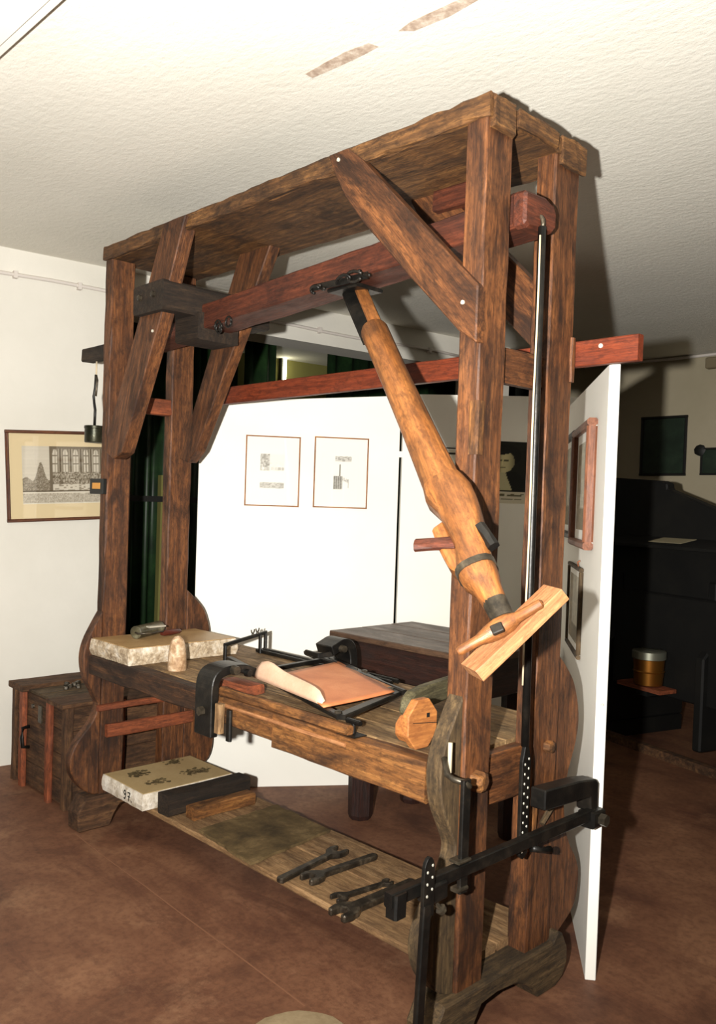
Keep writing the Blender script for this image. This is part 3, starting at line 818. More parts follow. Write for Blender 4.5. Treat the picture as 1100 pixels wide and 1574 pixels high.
# swollen head, cut flat
def loft(name, rings, mat, parent, seg=12):
    v, f = [], []
    MW = frame(J, A, uu)
    for (s, cu, ru, rv) in rings:
        for k in range(seg):
            a = 2 * math.pi * k / seg + 0.2
            ca, sa = math.cos(a), math.sin(a)
            e = 0.75
            v.append((s, cu + ru * math.copysign(abs(ca) ** e, ca), rv * math.copysign(abs(sa) ** e, sa)))
    n = len(rings)
    for i in range(n - 1):
        for k in range(seg):
            f.append((i * seg + k, i * seg + (k + 1) % seg, (i + 1) * seg + (k + 1) % seg, (i + 1) * seg + k))
    f.append(tuple(range(seg))); f.append(tuple(range((n - 1) * seg, n * seg)))
    o = mk(name, v, f, mat, parent, MW, True)
    try: o.data.set_sharp_from_angle(angle=0.6)
    except Exception: pass
    return o
loft('pole_head', [(1.0, 0.0, 0.054, 0.052), (1.04, -0.002, 0.061, 0.056), (1.09, -0.010, 0.052, 0.056), (1.15, -0.008, 0.046, 0.055), (1.21, -0.002, 0.038, 0.05), (1.262, 0.008, 0.044, 0.045), (1.285, 0.012, 0.044, 0.044)], W_POLE, pole, 14)
prism('head_wedge', [(1.09, 0.036), (1.10, 0.072), (1.17, 0.074), (1.235, 0.068), (1.262, 0.045), (1.25, 0.022), (1.16, 0.034)], J + vv * -0.01, A, uu, 0.055, W_POLE, pole, 0.006)
beam('side_handle', pl(1.175, 0.03, -0.01), onp(638, 838, pl(1.14, 0.115, -0.01), vv), 0.032, 0.026, A, W_RED, pole, ch=0.009)
loft('iron_band', [(1.277, 0.011, 0.049, 0.049), (1.294, 0.011, 0.048, 0.048)], IRON2, pole, 18)
loft('pole_neck', [(1.285, 0.011, 0.046, 0.046), (1.315, 0.010, 0.043, 0.042), (1.345, 0.005, 0.032, 0.033), (1.40, 0.002, 0.0265, 0.0265)], W_POLE, pole, 18)
loft('ferrule', [(1.385, 0.002, 0.0285, 0.0285), (1.437, 0.0, 0.0265, 0.0265)], IRON2, pole, 20)
beam('hook_iron', pl(1.19, -0.036, 0.03), pl(1.255, -0.046, 0.02), 0.03, 0.03, uu, IRON, pole, ch=0.008)
loft('tenon', [(1.43, 0.0, 0.025, 0.022), (1.475, 0.004, 0.03, 0.022)], W_PALE, pole, 12)
hA, hB = pl(1.487, 0.117, 0.035), pl(1.456, -0.088, 0.035)
hd = (hB - hA)
lathe('cross_handle', [(0, 0.007), (0.006, 0.0105), (0.05, 0.0115), (0.075, 0.019), (0.10, 0.023), (0.125, 0.021), (0.148, 0.0125), (0.18, 0.0115), (hd.length - 0.004, 0.0115), (hd.length, 0.008)], hA, hd, W_POLE, pole, 14)
prism('iron_plate', [(-0.011, -0.013), (0.011, -0.013), (0.011, 0.013), (-0.011, 0.013)], pl(1.486, 0.020, 0.064), A, uu, 0.012, IRON, pole, 0.002)
sb0, sb1 = pl(1.525, 0.106, 0.0), pl(1.420, -0.128, 0.0)
sx = (sb1 - sb0).normalized()
sy = vv.cross(sx).normalized()
if sy.dot(A) > 0: sy = -sy
tilt = (sy * math.cos(0.6) - vv * math.sin(0.6)).normalized()
box_ = beam('scraper_board', sb0 - vv * 0.0, sb1, 0.08, 0.03, tilt, W_PALE, pole, ch=0.002, jit=0.0008)

# ---- iron treadle gear at the near end
rod = tube('tie_rod', [(2.105, 0.172, 2.175), (2.105, 0.176, 1.7), (2.105, 0.180, 1.2), (2.105, 0.185, 0.78)], 0.011, IRON, PR, 10)
tube('rod_hook', [(2.09 + 0.018 * math.cos(a), 0.172, 2.185 + 0.022 * math.sin(a)) for a in [-0.6 + i * 0.5 for i in range(10)]], 0.006, IRON2, PR, 8)
tube('rope', [(2.108, 0.160 + 0.002 * math.sin(i), 2.15 - i * 0.1) for i in range(13)], 0.0028, CORD, PR, 6)
pf = prism('perforated_bar', [(0.003, 0.78), (-0.009, 0.81), (-0.009, 0.78), (-0.019, 0.74), (-0.019, 0.485), (0.0, 0.47), (0.021, 0.485), (0.021, 0.74), (0.009, 0.78), (0.009, 0.81)][1:], (2.10, 0.187, 0), (0, 1, 0), (0, 0, 1), 0.012, IRON, PR, 0.002)
def rivets(par, o, ny, sz, zig):
    v, f = [], []
    for i in range(ny):
        for c in (0, 1):
            cy = (-0.0085 if c == 0 else 0.0085); cz = -i * sz - (zig if c == 0 else 0)
            b = len(v)
            for k in range(6):
                a = k * math.pi / 3
                v.append((0, cy + 0.0030 * math.cos(a), cz + 0.0038 * math.sin(a)))
            for k in range(6):
                a = k * math.pi / 3
                v.append((0.0012, cy + 0.0025 * math.cos(a), cz + 0.0032 * math.sin(a)))
            f.append(tuple(range(b + 6, b + 12)))
            f += [(b + k, b + (k + 1) % 6, b + 6 + (k + 1) % 6, b + 6 + k) for k in range(6)]
    o_ = mk('bar_holes', v, f, BRIGHT, par, Matrix.Translation(V(o)))
    o_['kind'] = 'stuff'
rivets(pf, (2.112, 0.188, 0.745), 10, 0.0265, 0.013)
lev = beam('treadle_lever', (2.135, -0.37, 0.535), (2.135, 0.50, 0.533), 0.033, 0.024, (0, 0, 1), IRON, PR, ch=0.003, jit=0.0006)
bar('lever_block', (2.12, 2.155), (-0.365, -0.325), (0.492, 0.548), 'z', IRON, PR, jit=0.001)
bar('lever_block', (2.11, 2.155), (-0.245, -0.185), (0.49, 0.535), 'y', IRON, PR, jit=0.001)
lathe('thumb_screw', [(0, 0.006), (0.03, 0.006), (0.032, 0.014), (0.042, 0.012)], (2.13, -0.21, 0.487), (0.2, 0.4, -0.5), IRON2, PR, 8)
for a_, b_ in (((2.135, -0.105, 0.475), (2.135, -0.105, 0.755)),):
    beam('stirrup_bar', a_, b_, 0.03, 0.012, (0, 1, 0), IRON, PR, ch=0.002, jit=0)
bar('stirrup_end', (2.118, 2.146), (-0.132, -0.094), (0.482, 0.493), 'y', IRON2, PR, jit=0)
bar('stirrup_end', (2.115, 2.15), (-0.135, -0.09), (0.554, 0.562), 'y', IRON2, PR, jit=0)
tube('stirrup_hook', [(2.06, -0.10, 0.79), (2.085, -0.118, 0.757), (2.11, -0.122, 0.752), (2.135, -0.108, 0.748), (2.14, -0.095, 0.735)], 0.008, IRON2, PR, 8)
tube('rope', [(2.075, -0.095, 0.755), (2.073, -0.094, 0.80), (2.072, -0.093, 0.83)], 0.006, CORD, PR, 6)
# iron arm at the back end of the lever
pbk = [(0.24, 0.655), (0.42, 0.645), (0.46, 0.64), (0.512, 0.632), (0.523, 0.62), (0.523, 0.54), (0.484, 0.54), (0.478, 0.585), (0.24, 0.598)]
prism('lever_bracket', pbk, (2.09, 0, 0), (0, 1, 0), (0, 0, 1), 0.05, IRON, PR, 0.004)
bar('lever_clevis', (2.105, 2.16), (0.472, 0.532), (0.495, 0.545), 'y', IRON, PR, jit=0.001, ch=0.006)
lathe('nut', [(0, 0.018), (0.02, 0.018)], (2.16, 0.507, 0.52), (1, 0, 0), IRON2, PR, 6, False)
bar('stay_strip', (2.05, 2.062), (0.30, 0.325), (0.50, 0.60), 'z', W_RAIL, PR)
beam('diagonal_stay', (2.055, 0.36, 0.51), (2.055, 0.47, 0.60), 0.018, 0.012, (1, 0, 0), W_GREY, PR)
tube('hand_screw', [(2.13, 0.20, 0.505), (2.14, 0.235, 0.492), (2.145, 0.265, 0.487)], [0.012, 0.007, 0.012], IRON, PR, 8)
tube('screw_pin', [(2.10, 0.245, 0.60), (2.10, 0.275, 0.617)], 0.005, BRIGHT, PR, 8)
# treadle rod hanging from the lever to the floor
tp = prism('rod_head', smoothpts([(-0.019, 0.47), (-0.019, 0.57), (-0.014, 0.60), (0.0, 0.612), (0.014, 0.60), (0.019, 0.57), (0.019, 0.47)], 2), (2.15, -0.258, 0), (0, 1, 0), (0, 0, 1), 0.010, IRON, PR, 0.001)
rivets(tp, (2.16, -0.257, 0.59), 3, 0.028, 0.013)
beam('treadle_rod', (2.155, -0.262, 0.50), (2.155, -0.285, 0.02), 0.028, 0.014, (0, 1, 0), IRON, PR, ch=0.003, jit=0.0006)
beam('treadle_rod', (2.12, -0.232, 0.22), (2.14, -0.262, 0.02), 0.02, 0.012, (0, 1, 0), IRON, PR, ch=0.003, jit=0)
bar('treadle_foot', (2.09, 2.20), (-0.32, -0.235), (0.0, 0.022), 'x', IRON, PR, jit=0)
# base board joining the two feet
bar('base_board', (0.10, 1.985), (0.045, 0.255), (0.141, 0.165), 'x', W_BOARD, PR, jit=0.0012)
bar('base_board', (0.10, 1.985), (0.257, 0.47), (0.141, 0.164), 'x', W_BOARD, PR, jit=0.0012)

# ---- bracket arm, wire and can at the far end
bar('outrigger_arm', (-0.19, 0.02), (0.0, 0.06), (2.015, 2.072), 'x', W_BLACK, PR)
can = thing('hanging_can', 'small dark metal can hanging on a wire beside the far post', 'can', (-0.11, 0.03, 1.64))
lathe('can_body', [(0, 0.040), (0.004, 0.042), (0.06, 0.042), (0.062, 0.044), (0.072, 0.044), (0.074, 0.042)], (-0.11, 0.03, 1.655), (0, 0, 1), mottled('green_black_tin', (26, 28, 20), (44, 44, 32), (66, 64, 48), 12, 0.35, 0.6), can, 22)
tube('hanging_wire', [(-0.11, 0.03, 1.728), (-0.108, 0.03, 1.80), (-0.118, 0.03, 1.83), (-0.125, 0.03, 1.86), (-0.112, 0.03, 1.90), (-0.108, 0.03, 1.955)], 0.006, IRON, can, 8)
tube('hanging_wire', [(-0.108, 0.03, 1.955), (-0.095, 0.03, 1.93), (-0.10, 0.03, 1.89), (-0.105, 0.03, 1.86)], 0.005, IRON2, can, 8)
tube('hanging_cord', [(-0.106, 0.03, 1.95), (-0.105, 0.03, 2.013)], 0.004, CORD, can, 6)
sgn = thing('small_sign', 'small black box with an orange label fixed to the far post', 'sign', (0.015, -0.02, 1.43))
box('sign_box', (-0.045, 0.0, 1.428), (1, 0, 0), (0, 0, 1), 0.12, 0.066, 0.018, BLACKP, sgn, 0.002)
box('sign_label', (-0.02, -0.018, 1.450), (1, 0, 0), (0, 0, 1), 0.07, 0.026, 0.001, LABELC, sgn)

# ------------------------------------------------------------------ things on the bed
def rough_slab(name, parent, x0, x1, y0, y1, z0, z1, mat, jit, nz=3, step=0.03):
    """stone slab with rough sides and a flat face"""
    nx, ny = max(2, int((x1 - x0) / step)), max(2, int((y1 - y0) / step))
    per = [(x0 + (x1 - x0) * i / nx, y0) for i in range(nx)] + [(x1, y0 + (y1 - y0) * i / ny) for i in range(ny)] + \
          [(x1 - (x1 - x0) * i / nx, y1) for i in range(nx)] + [(x0, y1 - (y1 - y0) * i / ny) for i in range(ny)]
    v, f = [], []
    n = len(per)
    cx, cy = (x0 + x1) / 2, (y0 + y1) / 2
    for k in range(nz + 1):
        for (x, y) in per:
            ins = 0.004 if k in (0, nz) else 0
            dx, dy = (1 if x < cx else -1) * ins, (1 if y < cy else -1) * ins
            v.append((x + dx + random.uniform(-jit, jit), y + dy + random.uniform(-jit, jit), z0 + (z1 - z0) * k / nz))
    for k in range(nz):
        for i in range(n):
            f.append((k * n + i, k * n + (i + 1) % n, (k + 1) * n + (i + 1) % n, (k + 1) * n + i))
    f.append(tuple(range(n))); f.append(tuple(range(nz * n, nz * n + n)))
    o = mk(name, [V(p) - V((cx, cy, z0)) for p in v], f, mat, parent, Matrix.Translation((cx, cy, z0)))
    return o

st = thing('litho_stone', 'thick rough-edged limestone slab lying on the far end of the press bed', 'stone slab', (0.25, 0.2, 0.751))
rough_slab('stone_body', st, 0.085, 0.41, -0.062, 0.462, 0.751, 0.818, STONE, 0.0035)
rough_slab('stone_face', st, 0.088, 0.407, -0.058, 0.458, 0.818, 0.821, STONE_TOP, 0.0015, 1)

mu = lathe('stone_muller', [(0, 0.035), (0.006, 0.037), (0.06, 0.035), (0.10, 0.030), (0.12, 0.023), (0.131, 0.012), (0.134, 0.003)], (0.571, 0.057, 0.7505), (0, 0, 1), MULL, None, 24)
tag(mu, 'dome-topped conical stone muller standing on the bed beside the limestone slab', 'muller')

br = thing('ink_roller', 'small ink roller with dark red handle lying on the limestone slab', 'roller', (0.15, 0.16, 0.822))
ra, rb = V((0.215, 0.075, 0.849)), V((0.125, 0.245, 0.849))
lathe('roller_drum', [(0, 0.02), (0.003, 0.027), ((rb - ra).length - 0.003, 0.027), ((rb - ra).length, 0.02)], ra, rb - ra, mottled('worn_roller_leather', (40, 36, 26), (84, 78, 58), (150, 146, 120), 10, 0.4), br, 18)
tube('roller_wire', [ra, ra + V((0.035, -0.01, 0.0)), ra + V((0.055, 0.05, 0.0)), V((0.245, 0.16, 0.848)), V((0.23, 0.20, 0.845))], 0.004, IRON2, br, 8)
lathe('roller_handle', [(0, 0.007), (0.02, 0.012), (0.06, 0.0135), (0.11, 0.011), (0.12, 0.006)], (0.23, 0.19, 0.8365), (-0.08, 0.30, 0.0), HANDLE, br, 12)
bar('scraper_blade', (0.205, 0.235), (0.13, 0.21), (0.866, 0.872), 'y', BRIGHT, br, jit=0)

br2 = thing('wing_nut_bridge', 'thin iron bridge bar with two wing nuts standing on the bed rails', 'iron bar', (0.5, 0.45, 0.765))
q0, q1 = V((0.60, 0.262, 0.0)), V((0.43, 0.60, 0.0))
qd = (q1 - q0).normalized()
beam('bridge_bar', q0 + V((0, 0, 0.835)) - qd * 0.01, q1 + V((0, 0, 0.835)) + qd * 0.01, 0.016, 0.008, (0, 0, 1), IRON, br2, jit=0)
for k, zz in ((0.0, 0.764), (0.86, 0.7505), (1.0, 0.766)):
    p = q0.lerp(q1, k)
    beam('bridge_leg', (p.x, p.y, zz), (p.x, p.y, 0.833), 0.018, 0.010, (1, 0, 0), IRON, br2, jit=0)
for k in (0.66, 0.78):
    p = q0.lerp(q1, k) + V((0, 0, 0.838))
    wn = lathe('wing_nut', [(0, 0.007), (0.012, 0.005)], p, (0, 0, 1), IRON2, br2, 10)
    for s in (-1, 1):
        tube('wing', [p + V((0, 0, 0.008)), p + qd * (0.012 * s) + V((0, 0, 0.016)), p + qd * (0.016 * s) + V((0, 0, 0.026))], 0.003, IRON2, wn, 6)

# tympan frame: iron rails round a leather sheet, a pale leather flap standing along its front
ty = thing('tympan_frame', 'black iron tympan frame holding an orange leather sheet with a pale curled leather edge', 'press frame', (1.3, 0.2, 0.79))
F1, F2, F3, F4 = onz(352, 1012, 0.79), onz(523, 1102, 0.79), onz(613, 1064, 0.79), onz(508, 1012, 0.79)
for a, b, w_ in ((F1, F2, 0.026), (F2, F3, 0.034), (F3, F4, 0.03), (F4, onz(398, 1032, 0.79), 0.024)):
    beam('frame_rail', a, b, w_, 0.016, V((0, 0, 1)).cross(b - a), IRON, ty, jit=0.0004, ch=0.003)
beam('hinge_rail', onz(470, 1003, 0.795), onz(622, 1065, 0.795), 0.02, 0.02, (0.2, 1, 0), IRON, ty, jit=0.001)
beam('wood_strip', onz(515, 1022, 0.797), onz(600, 1058, 0.797), 0.024, 0.012, (0.2, 1, 0), W_OCT, ty)
for px_ in ((478, 1009), (500, 1003), (545, 1030), (560, 1033), (520, 1096), (600, 1060), (432, 1053)):
    p = onz(px_[0], px_[1], 0.798)
    lathe('frame_bolt', [(0, 0.012), (0.007, 0.011), (0.009, 0.006)], p, (0, 0, 1), IRON2, ty, 8)
LZT = 0.801
g00, g10, g11, g01 = onz(436, 1046, LZT), onz(497, 1088, LZT), onz(606, 1064, LZT), onz(520, 1018, LZT)
g00 = onz(430, 1030, LZT) * 0.5 + onz(425, 1046, LZT) * 0.5
v, f = [], []
nx_, ny_ = 14, 10
for k in (0, 1):
    for j in range(ny_ + 1):
        for i in range(nx_ + 1):
            a, b = i / nx_, j / ny_
            p = (g00 * (1 - a) + g10 * a) * (1 - b) + (g01 * (1 - a) + g11 * a) * b
            v.append(p + V((0, 0, (0.004 if k else 0) + 0.003 * math.sin(a * 4) * math.sin(b * 3.1))))
N_ = (nx_ + 1) * (ny_ + 1)
for k in (0, 1):
    for j in range(ny_):
        for i in range(nx_):
            q = k * N_ + j * (nx_ + 1) + i
            f.append((q, q + 1, q + nx_ + 2, q + nx_ + 1))
rim = [i for i in range(nx_ + 1)] + [j * (nx_ + 1) + nx_ for j in range(1, ny_ + 1)] + [ny_ * (nx_ + 1) + i for i in range(nx_ - 1, -1, -1)] + [j * (nx_ + 1) for j in range(ny_ - 1, 0, -1)]
for i in range(len(rim)):
    a, b = rim[i], rim[(i + 1) % len(rim)]
    f.append((a, b, b + N_, a + N_))
cen = (g00 + g11) / 2
mk('leather_sheet', [p - cen for p in v], f, LEATHER, ty, Matrix.Translation(cen), True)
# flap
b0, b1 = onz(389, 1041, 0.80), onz(493, 1084, 0.80)
fd = (b1 - b0)
prof_h = [0.036, 0.060, 0.068, 0.066, 0.058, 0.052, 0.049, 0.047, 0.046, 0.045, 0.044, 0.042, 0.036, 0.012]
v, f = [], []
nrm = V((-fd.y, fd.x, 0)).normalized()
nf = len(prof_h)
for i, hh in enumerate(prof_h):
    t = i / (nf - 1)
    base = b0 + fd * t
    curl = nrm * (0.012 * math.sin(t * math.pi))
    for k in range(5):
        kk = k / 4
        pnt = base + V((0, 0, hh * kk)) + curl * kk + nrm * (0.012 * kk * kk)
        v.append(pnt); v.append(pnt + nrm * 0.004)
for i in range(nf - 1):
    for k in range(4):
        a = (i * 5 + k) * 2; b = a + 10
        f.append((a, b, b + 2, a + 2)); f.append((a + 1, a + 3, b + 3, b + 1))
    a = (i * 5 + 4) * 2; b = a + 10
    f.append((a, b, b + 1, a + 1))
    a = i * 10; b = a + 10
    f.append((a, a + 1, b + 1, b))
f.append(tuple([k * 2 for k in range(5)] + [k * 2 + 1 for k in range(4, -1, -1)]))
e0 = (nf - 1) * 10
f.append(tuple([e0 + k * 2 for k in range(5)] + [e0 + k * 2 + 1 for k in range(4, -1, -1)]))
mk('leather_flap', [p - b0 for p in v], f, LEATHER2, ty, Matrix.Translation(b0), True)

# octagonal wooden drum at the near end
dr = thing('octagonal_drum', 'orange octagonal wooden drum with cracked end lying on the bed by the near post', 'wooden drum', (1.83, 0.02, 0.751))
def octo(name, x0, x1, cy, cz, r, mat):
    pts = [(r * math.cos(math.pi / 8 + k * math.pi / 4) * 0.88, r * math.sin(math.pi / 8 + k * math.pi / 4)) for k in range(8)]
    prism(name, pts, (x0, cy, cz), (0, 1, 0), (0, 0, 1), x1 - x0, mat, dr, 0.003)
octo('drum_disc', 1.862, 1.888, 0.012, 0.8215, 0.074, W_OCT)
octo('drum_block', 1.79, 1.862, 0.035, 0.7895, 0.039, W_OCT)
box('axle_slot', (1.887, 0.026, 0.838), (0, 1, 0), (0, 0, 1), 0.012, 0.012, 0.002, INK, dr)
box('crack', (1.887, -0.03, 0.829), (0, 1, -0.12), (0, 0.12, 1), 0.12, 0.002, 0.0015, INK, dr)

tb = thing('tee_bolt', 'small black iron bolt with a T-shaped head standing on the bed edge', 'bolt', (1.655, -0.027, 0.751))
lathe('shank', [(0, 0.007), (0.03, 0.007)], (1.655, -0.027, 0.7505), (0, 0, 1), IRON, tb, 10)
bar('bolt_head', (1.627, 1.683), (-0.034, -0.02), (0.778, 0.793), 'x', IRON, tb, jit=0.0006, ch=0.004)
box('iron_plate', (1.62, -0.062, 0.7502), (1, 0, 0), (0, 1, 0), 0.075, 0.05, 0.003, IRON, tb)

# ------------------------------------------------------------------ dark side table behind the bed
tt = thing('side_table', 'dark wooden side table with deep apron standing behind the press bed', 'table', (1.05, 1.15, 0))
for i, (y0, y1) in enumerate(((0.85, 1.05), (1.052, 1.25), (1.252, 1.41))):
    bar('table_plank', (0.58, 1.41), (y0, y1), (0.818, 0.845), 'x', W_TTOP, tt, jit=0.0005, ch=0.004)
bar('front_apron', (0.61, 1.38), (0.872, 0.90), (0.66, 0.817), 'x', W_DARK, tt, jit=0.0006)
bar('back_apron', (0.61, 1.38), (1.36, 1.385), (0.66, 0.817), 'x', W_DARK, tt, jit=0.0006)
bar('side_apron', (0.61, 0.638), (0.90, 1.36), (0.66, 0.817), 'y', W_DARK, tt, jit=0.0006)
bar('side_apron', (1.352, 1.38), (0.90, 1.36), (0.66, 0.817), 'y', W_DARK, tt, jit=0.0006)
for x, y in ((0.71, 0.955), (1.29, 0.955), (0.71, 1.30), (1.29, 1.30)):
    lathe('leg', [(0, 0.050), (0.02, 0.056), (0.30, 0.060), (0.817, 0.062)], (x, y, 0), (0, 0, 1), W_DARK, tt, 8, False)

# ------------------------------------------------------------------ things on the base board
s97 = thing('numbered_stone', 'pale litho stone numbered 97 with four faded images on its tan face', 'litho stone', (0.26, 0.22, 0.165))
rough_slab('stone_body', s97, 0.10, 0.437, 0.0, 0.443, 0.1655, 0.232, LSTONE, 0.0016, 3, 0.03)
rough_slab('stone_face', s97, 0.103, 0.434, 0.004, 0.439, 0.232, 0.2345, LTOP, 0.0008, 1)
def smudge(name, cx, cy, rx, ry, n):
    v, f = [], []
    for i in range(n):
        x, y = random.gauss(0, rx * 0.45), random.gauss(0, ry * 0.45)
        x = max(-rx, min(rx, x)); y = max(-ry, min(ry, y))
        r = random.uniform(0.004, 0.012); b = len(v); k = 5
        for q in range(k):
            a = q * 2 * math.pi / k + i
            v.append((x + r * math.cos(a) * random.uniform(.6, 1.5), y + r * math.sin(a) * random.uniform(.6, 1.5), 0.0004 + i * 1e-6))
        f.append(tuple(range(b, b + k)))
    o = mk(name, v, f, INKSMUDGE, s97, Matrix.Translation((cx, cy, 0.2345)))
    o['kind'] = 'stuff'
for px_, rx, ry, n in (((213, 1189), .035, .05, 60), ((268, 1171), .03, .05, 40), ((240, 1202), .028, .045, 34), ((300, 1185), .04, .07, 70)):
    p = onz(px_[0], px_[1], 0.2345)
    smudge('faded_image', p.x, p.y, rx, ry, n)
def strokes(name, segs, o, U, Vv, wd, mat, parent):
    MW = frame(o, U, Vv); v, f = [], []
    for pts in segs:
        for i in range(len(pts) - 1):
            a, b = V(pts[i]), V(pts[i + 1]); d = (b - a); n = V((-d.y, d.x)).normalized() * wd / 2; e = d.normalized() * wd * 0.3
            k = len(v)
            for q in (a - e - n, b + e - n, b + e + n, a - e + n): v.append((q.x, q.y, 0.0008))
            f.append((k, k + 1, k + 2, k + 3))
    return mk(name, v, f, mat, parent, MW)
nine = [(0.018, 0.030), (0.013, 0.036), (0.005, 0.033), (0.003, 0.024), (0.009, 0.019), (0.017, 0.023), (0.018, 0.030), (0.017, 0.012), (0.011, 0.002), (0.003, 0.003)]
seven = [(0.034, 0.033), (0.052, 0.034), (0.044, 0.018), (0.040, 0.0)]
strokes('painted_number', [nine, seven, [(0.036, 0.017), (0.051, 0.018)], [(0.062, 0.002), (0.065, 0.002)]], V((0.29, -0.0017, 0.181)), (1, 0, 0), (0, 0, 1), 0.0055, INK, s97)

bk = bar('wooden_block', (0.475, 0.56), (0.045, 0.44), (0.1655, 0.25), 'y', W_BLACK, None, jit=0.003, ch=0.006)
tag(bk, 'dark weathered wooden block lying against the numbered litho stone', 'wood block')
bk2 = bar('wooden_block', (0.59, 0.65), (0.105, 0.40), (0.1655, 0.215), 'y', W_RAIL, None, jit=0.0025, ch=0.005)
tag(bk2, 'smaller orange-brown wooden block lying between the dark block and the leather mat', 'wood block')
# leather mat with a ragged edge
mv, mf = [], []
mc = [onz(px[0], px[1], 0.171) for px in ((306, 1277), (384, 1330), (505, 1278), (425, 1239))]
rimp = []
for i in range(4):
    a, b = mc[i], mc[(i + 1) % 4]
    for k in range(10):
        rimp.append(a.lerp(b, k / 10) + V((random.uniform(-.004, .004), random.uniform(-.005, .005), 0)))
cm = sum(mc, V()) / 4
for z in (0.0, 0.010):
    for p in rimp: mv.append(p - cm + V((0, 0, z - 0.003 + random.uniform(0, .001))))
n_ = len(rimp)
mf = [tuple(range(n_)), tuple(range(n_, 2 * n_))] + [(i, (i + 1) % n_, n_ + (i + 1) % n_, n_ + i) for i in range(n_)]
mat_ = mk('leather_mat', mv, mf, CLOTH, None, Matrix.Translation(cm))
tag(mat_, 'dark ragged-edged leather mat lying on the base board of the press', 'mat')

def wrench(name, label, head, tail, hw, sw, ht, jaw=1, tail_jaw=False, group=None, tw=None):
    """open-ended spanner lying flat: outline built head first"""
    head, tail = V(head), V(tail)
    U = (tail - head); Lw = U.length; U.normalize(); Vv = V((0, 0, 1)).cross(U)
    a = hw / 2
    j = [( -0.55 * a, 0.45 * a), (0.35 * a, 0.38 * a), (0.5 * a, 0), (0.35 * a, -0.38 * a), (-0.55 * a, -0.45 * a), (-0.5 * a, -0.85 * a), (0.2 * a, -1.0 * a), (0.9 * a, -0.85 * a), (1.5 * a, -sw / 2)]
    up = [(x, -y) for x, y in j[5:]][::-1]
    e = sw / 2
    if tail_jaw:
        b = hw * 0.36
        t = [(Lw - 1.4 * b, -e * .8), (Lw - 0.8 * b, -b), (Lw - .1 * b, -b), (Lw + .35 * b, -b * .7), (Lw + .4 * b, -b * .4), (Lw - .3 * b, -b * .3), (Lw - .3 * b, b * .3), (Lw + .4 * b, b * .4), (Lw + .35 * b, b * .7), (Lw - .1 * b, b), (Lw - .8 * b, b), (Lw - 1.4 * b, e * .8)]
    else:
        t_ = (tw or sw) / 2
        t = [(Lw - 0.006, -t_), (Lw, -t_ * .4), (Lw, t_ * .4), (Lw - 0.006, t_)]
    pts = j + t + up
    o = prism(name, pts, head, U, Vv, ht, STEEL, None, ht * 0.18)
    return tag(o, label, 'wrench', group)
ZB = 0.166
wrench('wrench', 'long dark wrench with its jaw by the board back edge, beside the leather mat', onz(520, 1312, ZB), onz(428, 1358, ZB), 0.075, 0.026, 0.018, 1, False, None, 0.03)
wrench('wrench', 'long dark wrench with its open jaw at the board front edge, second from the mat', onz(476, 1355, ZB), onz(577, 1320, ZB), 0.078, 0.028, 0.02)
wrench('wrench', 'smallest wrench, open jaws at both ends, lying between two long wrenches', onz(518, 1384, ZB), onz(598, 1359, ZB), 0.056, 0.02, 0.014, 1, True)
wrench('wrench', 'largest heavy wrench with broad open jaw, lying half under the treadle lever', onz(524, 1410, ZB), onz(636, 1362, ZB), 0.088, 0.04, 0.024)

# ------------------------------------------------------------------ chest behind the far end
ch = thing('wooden_chest', 'old dark plank chest with orange battens and an iron handle by the white wall', 'chest', (-0.46, 0.25, 0))
x0, x1, y0, y1, zt = -0.76, -0.19, -0.025, 0.50, 0.462
for i in range(4):
    bar('side_plank', (x0, x1), (y0, y0 + 0.022), (0.012 + i * 0.1125, 0.012 + (i + 1) * 0.1125 - 0.002), 'x', W_CHEST, ch)
    bar('end_plank', (x1 - 0.022, x1), (y0 + 0.024, y1 - 0.024), (0.012 + i * 0.1125, 0.012 + (i + 1) * 0.1125 - 0.002), 'y', W_CHEST, ch)
    bar('end_plank', (x0, x0 + 0.022), (y0 + 0.024, y1 - 0.024), (0.012 + i * 0.1125, 0.012 + (i + 1) * 0.1125 - 0.002), 'y', W_CHEST, ch)
    bar('side_plank', (x0, x1), (y1 - 0.022, y1), (0.012 + i * 0.1125, 0.012 + (i + 1) * 0.1125 - 0.002), 'x', W_CHEST, ch)
bar('bottom', (x0 + .03, x1 - .03), (y0 + .03, y1 - .03), (0.0, 0.02), 'x', W_CHEST, ch)
for xx in (-0.655, -0.365):
    bar('batten', (xx, xx + 0.045), (y0 - 0.024, y0), (0.0, 0.475), 'z', W_BATTEN, ch)
bar('batten', (x1, x1 + 0.022), (0.20, 0.255), (0.0, 0.47), 'z', W_BATTEN, ch)
bar('corner_post', (x1 - 0.03, x1 + 0.012), (y0 - 0.012, y0 + 0.03), (0.0, 0.465), 'z', W_CHEST, ch)
bar('corner_post', (x0 - 0.012, x0 + 0.03), (y0 - 0.012, y0 + 0.03), (0.0, 0.49), 'z', W_CHEST, ch)
lx = [-0.775, -0.60, -0.47, -0.345, -0.17]
lz = [0.492, 0.474, 0.474, 0.482]
for i in range(4):
    bar('lid_plank', (lx[i] + .001, lx[i + 1] - .001), (y0 - (0.03 if i in (0, 3) else 0.0), y1 + 0.01), (zt, lz[i]), 'y', W_GREY if i in (1, 2) else W_CHEST, ch, jit=0.001)
tube('handle', [(-0.575, -0.03, 0.30), (-0.578, -0.062, 0.295), (-0.578, -0.066, 0.25), (-0.575, -0.062, 0.205), (-0.575, -0.03, 0.20)], 0.009, IRON, ch, 8)
box('hasp', (-0.46, -0.034, 0.345), (1, 0, 0), (0, 0, 1), 0.035, 0.08, 0.006, IRON2, ch)
lathe('hasp_ring', [(0, 0.012), (0.008, 0.010)], (-0.54, -0.027, 0.405), (0, -1, 0), IRON2, ch, 10)
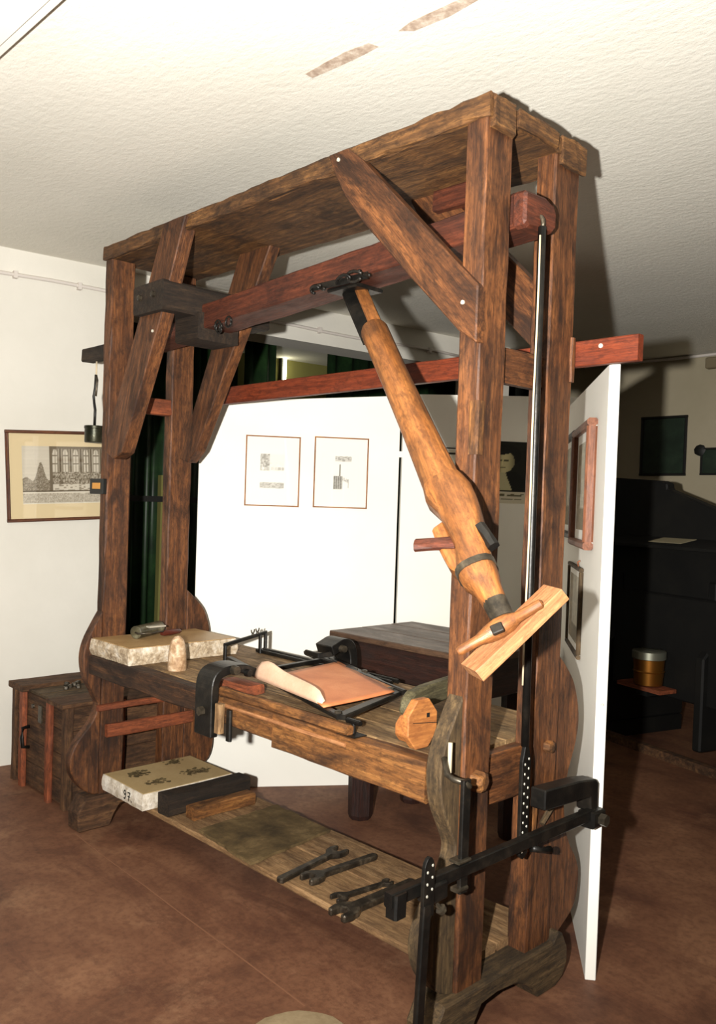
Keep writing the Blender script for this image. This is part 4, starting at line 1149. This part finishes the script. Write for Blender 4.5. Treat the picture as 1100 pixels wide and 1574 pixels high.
for i in range(9):
    px_ = (random.uniform(88, 124), random.uniform(1049, 1060))
    p = onz(px_[0], px_[1], 0.476)
    p.x = min(max(p.x, -0.58), -0.36)
    o = lathe('metal_nut', [(0, 0.012), (0.012, 0.013), (0.016, 0.008)], (p.x, p.y, 0.4752), (random.uniform(-.2, .2), random.uniform(-.2, .2), 1), IRON2, None, 6, False)
    tag(o, 'loose dull metal nut in the little heap on the chest lid', 'nut', 'metal nuts on the chest')

# ------------------------------------------------------------------ dark machine in the unlit corner on the right
MO, MD = V((0.94, 3.05, 0)), V((0.958, -0.286, 0)).normalized()
MN = V((-MD.y, MD.x, 0)) * -1
MN = V((MD.y, -MD.x, 0))
def mp_(t, z, d=0.0): return MO + MD * t + MN * d + V((0, 0, z))
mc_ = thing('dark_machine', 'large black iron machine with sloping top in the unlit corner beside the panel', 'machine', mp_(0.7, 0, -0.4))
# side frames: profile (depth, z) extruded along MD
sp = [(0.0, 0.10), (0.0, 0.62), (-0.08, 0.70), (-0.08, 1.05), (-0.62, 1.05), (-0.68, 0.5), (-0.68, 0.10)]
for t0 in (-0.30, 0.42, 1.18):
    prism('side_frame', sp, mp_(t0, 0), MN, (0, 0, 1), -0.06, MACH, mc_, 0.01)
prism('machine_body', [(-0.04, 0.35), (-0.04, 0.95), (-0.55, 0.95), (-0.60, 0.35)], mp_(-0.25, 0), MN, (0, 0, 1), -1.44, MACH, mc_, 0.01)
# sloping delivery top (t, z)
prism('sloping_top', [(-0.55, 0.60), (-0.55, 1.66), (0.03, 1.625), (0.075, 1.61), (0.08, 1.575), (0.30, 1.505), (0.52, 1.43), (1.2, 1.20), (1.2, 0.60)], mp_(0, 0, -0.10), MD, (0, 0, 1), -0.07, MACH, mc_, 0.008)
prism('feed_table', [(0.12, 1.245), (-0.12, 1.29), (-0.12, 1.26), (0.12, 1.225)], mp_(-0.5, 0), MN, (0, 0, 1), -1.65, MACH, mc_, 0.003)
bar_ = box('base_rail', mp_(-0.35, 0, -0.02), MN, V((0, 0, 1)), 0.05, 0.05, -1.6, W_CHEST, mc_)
box('floor_beam', mp_(-0.30, 0.0, -0.66), MN, V((0, 0, 1)), 0.62, 0.10, -0.07, MACH, mc_)
box('floor_beam', mp_(1.15, 0.0, -0.66), MN, V((0, 0, 1)), 0.62, 0.10, -0.07, MACH, mc_)
pk = box('shelf_board', mp_(-0.01, 0.404, 0.02), MD, (-0.05, 0, 1), 0.33, 0.022, 0.13, W_BATTEN, mc_)
box('shelf_bracket', mp_(0.10, 0.36, -0.06), MD, (0, 0, 1), 0.08, 0.04, 0.16, MACH, mc_)
pot = thing('metal_pot', 'brass and tin pot standing on the small board of the dark machine', 'pot', mp_(0.17, 0.43, 0.085))
lathe('pot_body', [(0, 0.075), (0.004, 0.08), (0.075, 0.085), (0.08, 0.09), (0.086, 0.085), (0.15, 0.088)], mp_(0.17, 0.43, 0.085), (0, 0, 1), BRASS, pot, 26)
lathe('pot_rim', [(0, 0.088), (0.004, 0.096), (0.045, 0.096), (0.05, 0.09)], mp_(0.17, 0.58, 0.085), (0, 0, 1), TIN, pot, 26)
pg = box('paper_sheet', mp_(0.09, 1.285, -0.08), MD, MN + V((0, 0, -0.1875)), 0.24, 0.13, 0.002, PAPER)
tag(pg, 'pale paper sheet lying on the feed table of the dark machine', 'paper')
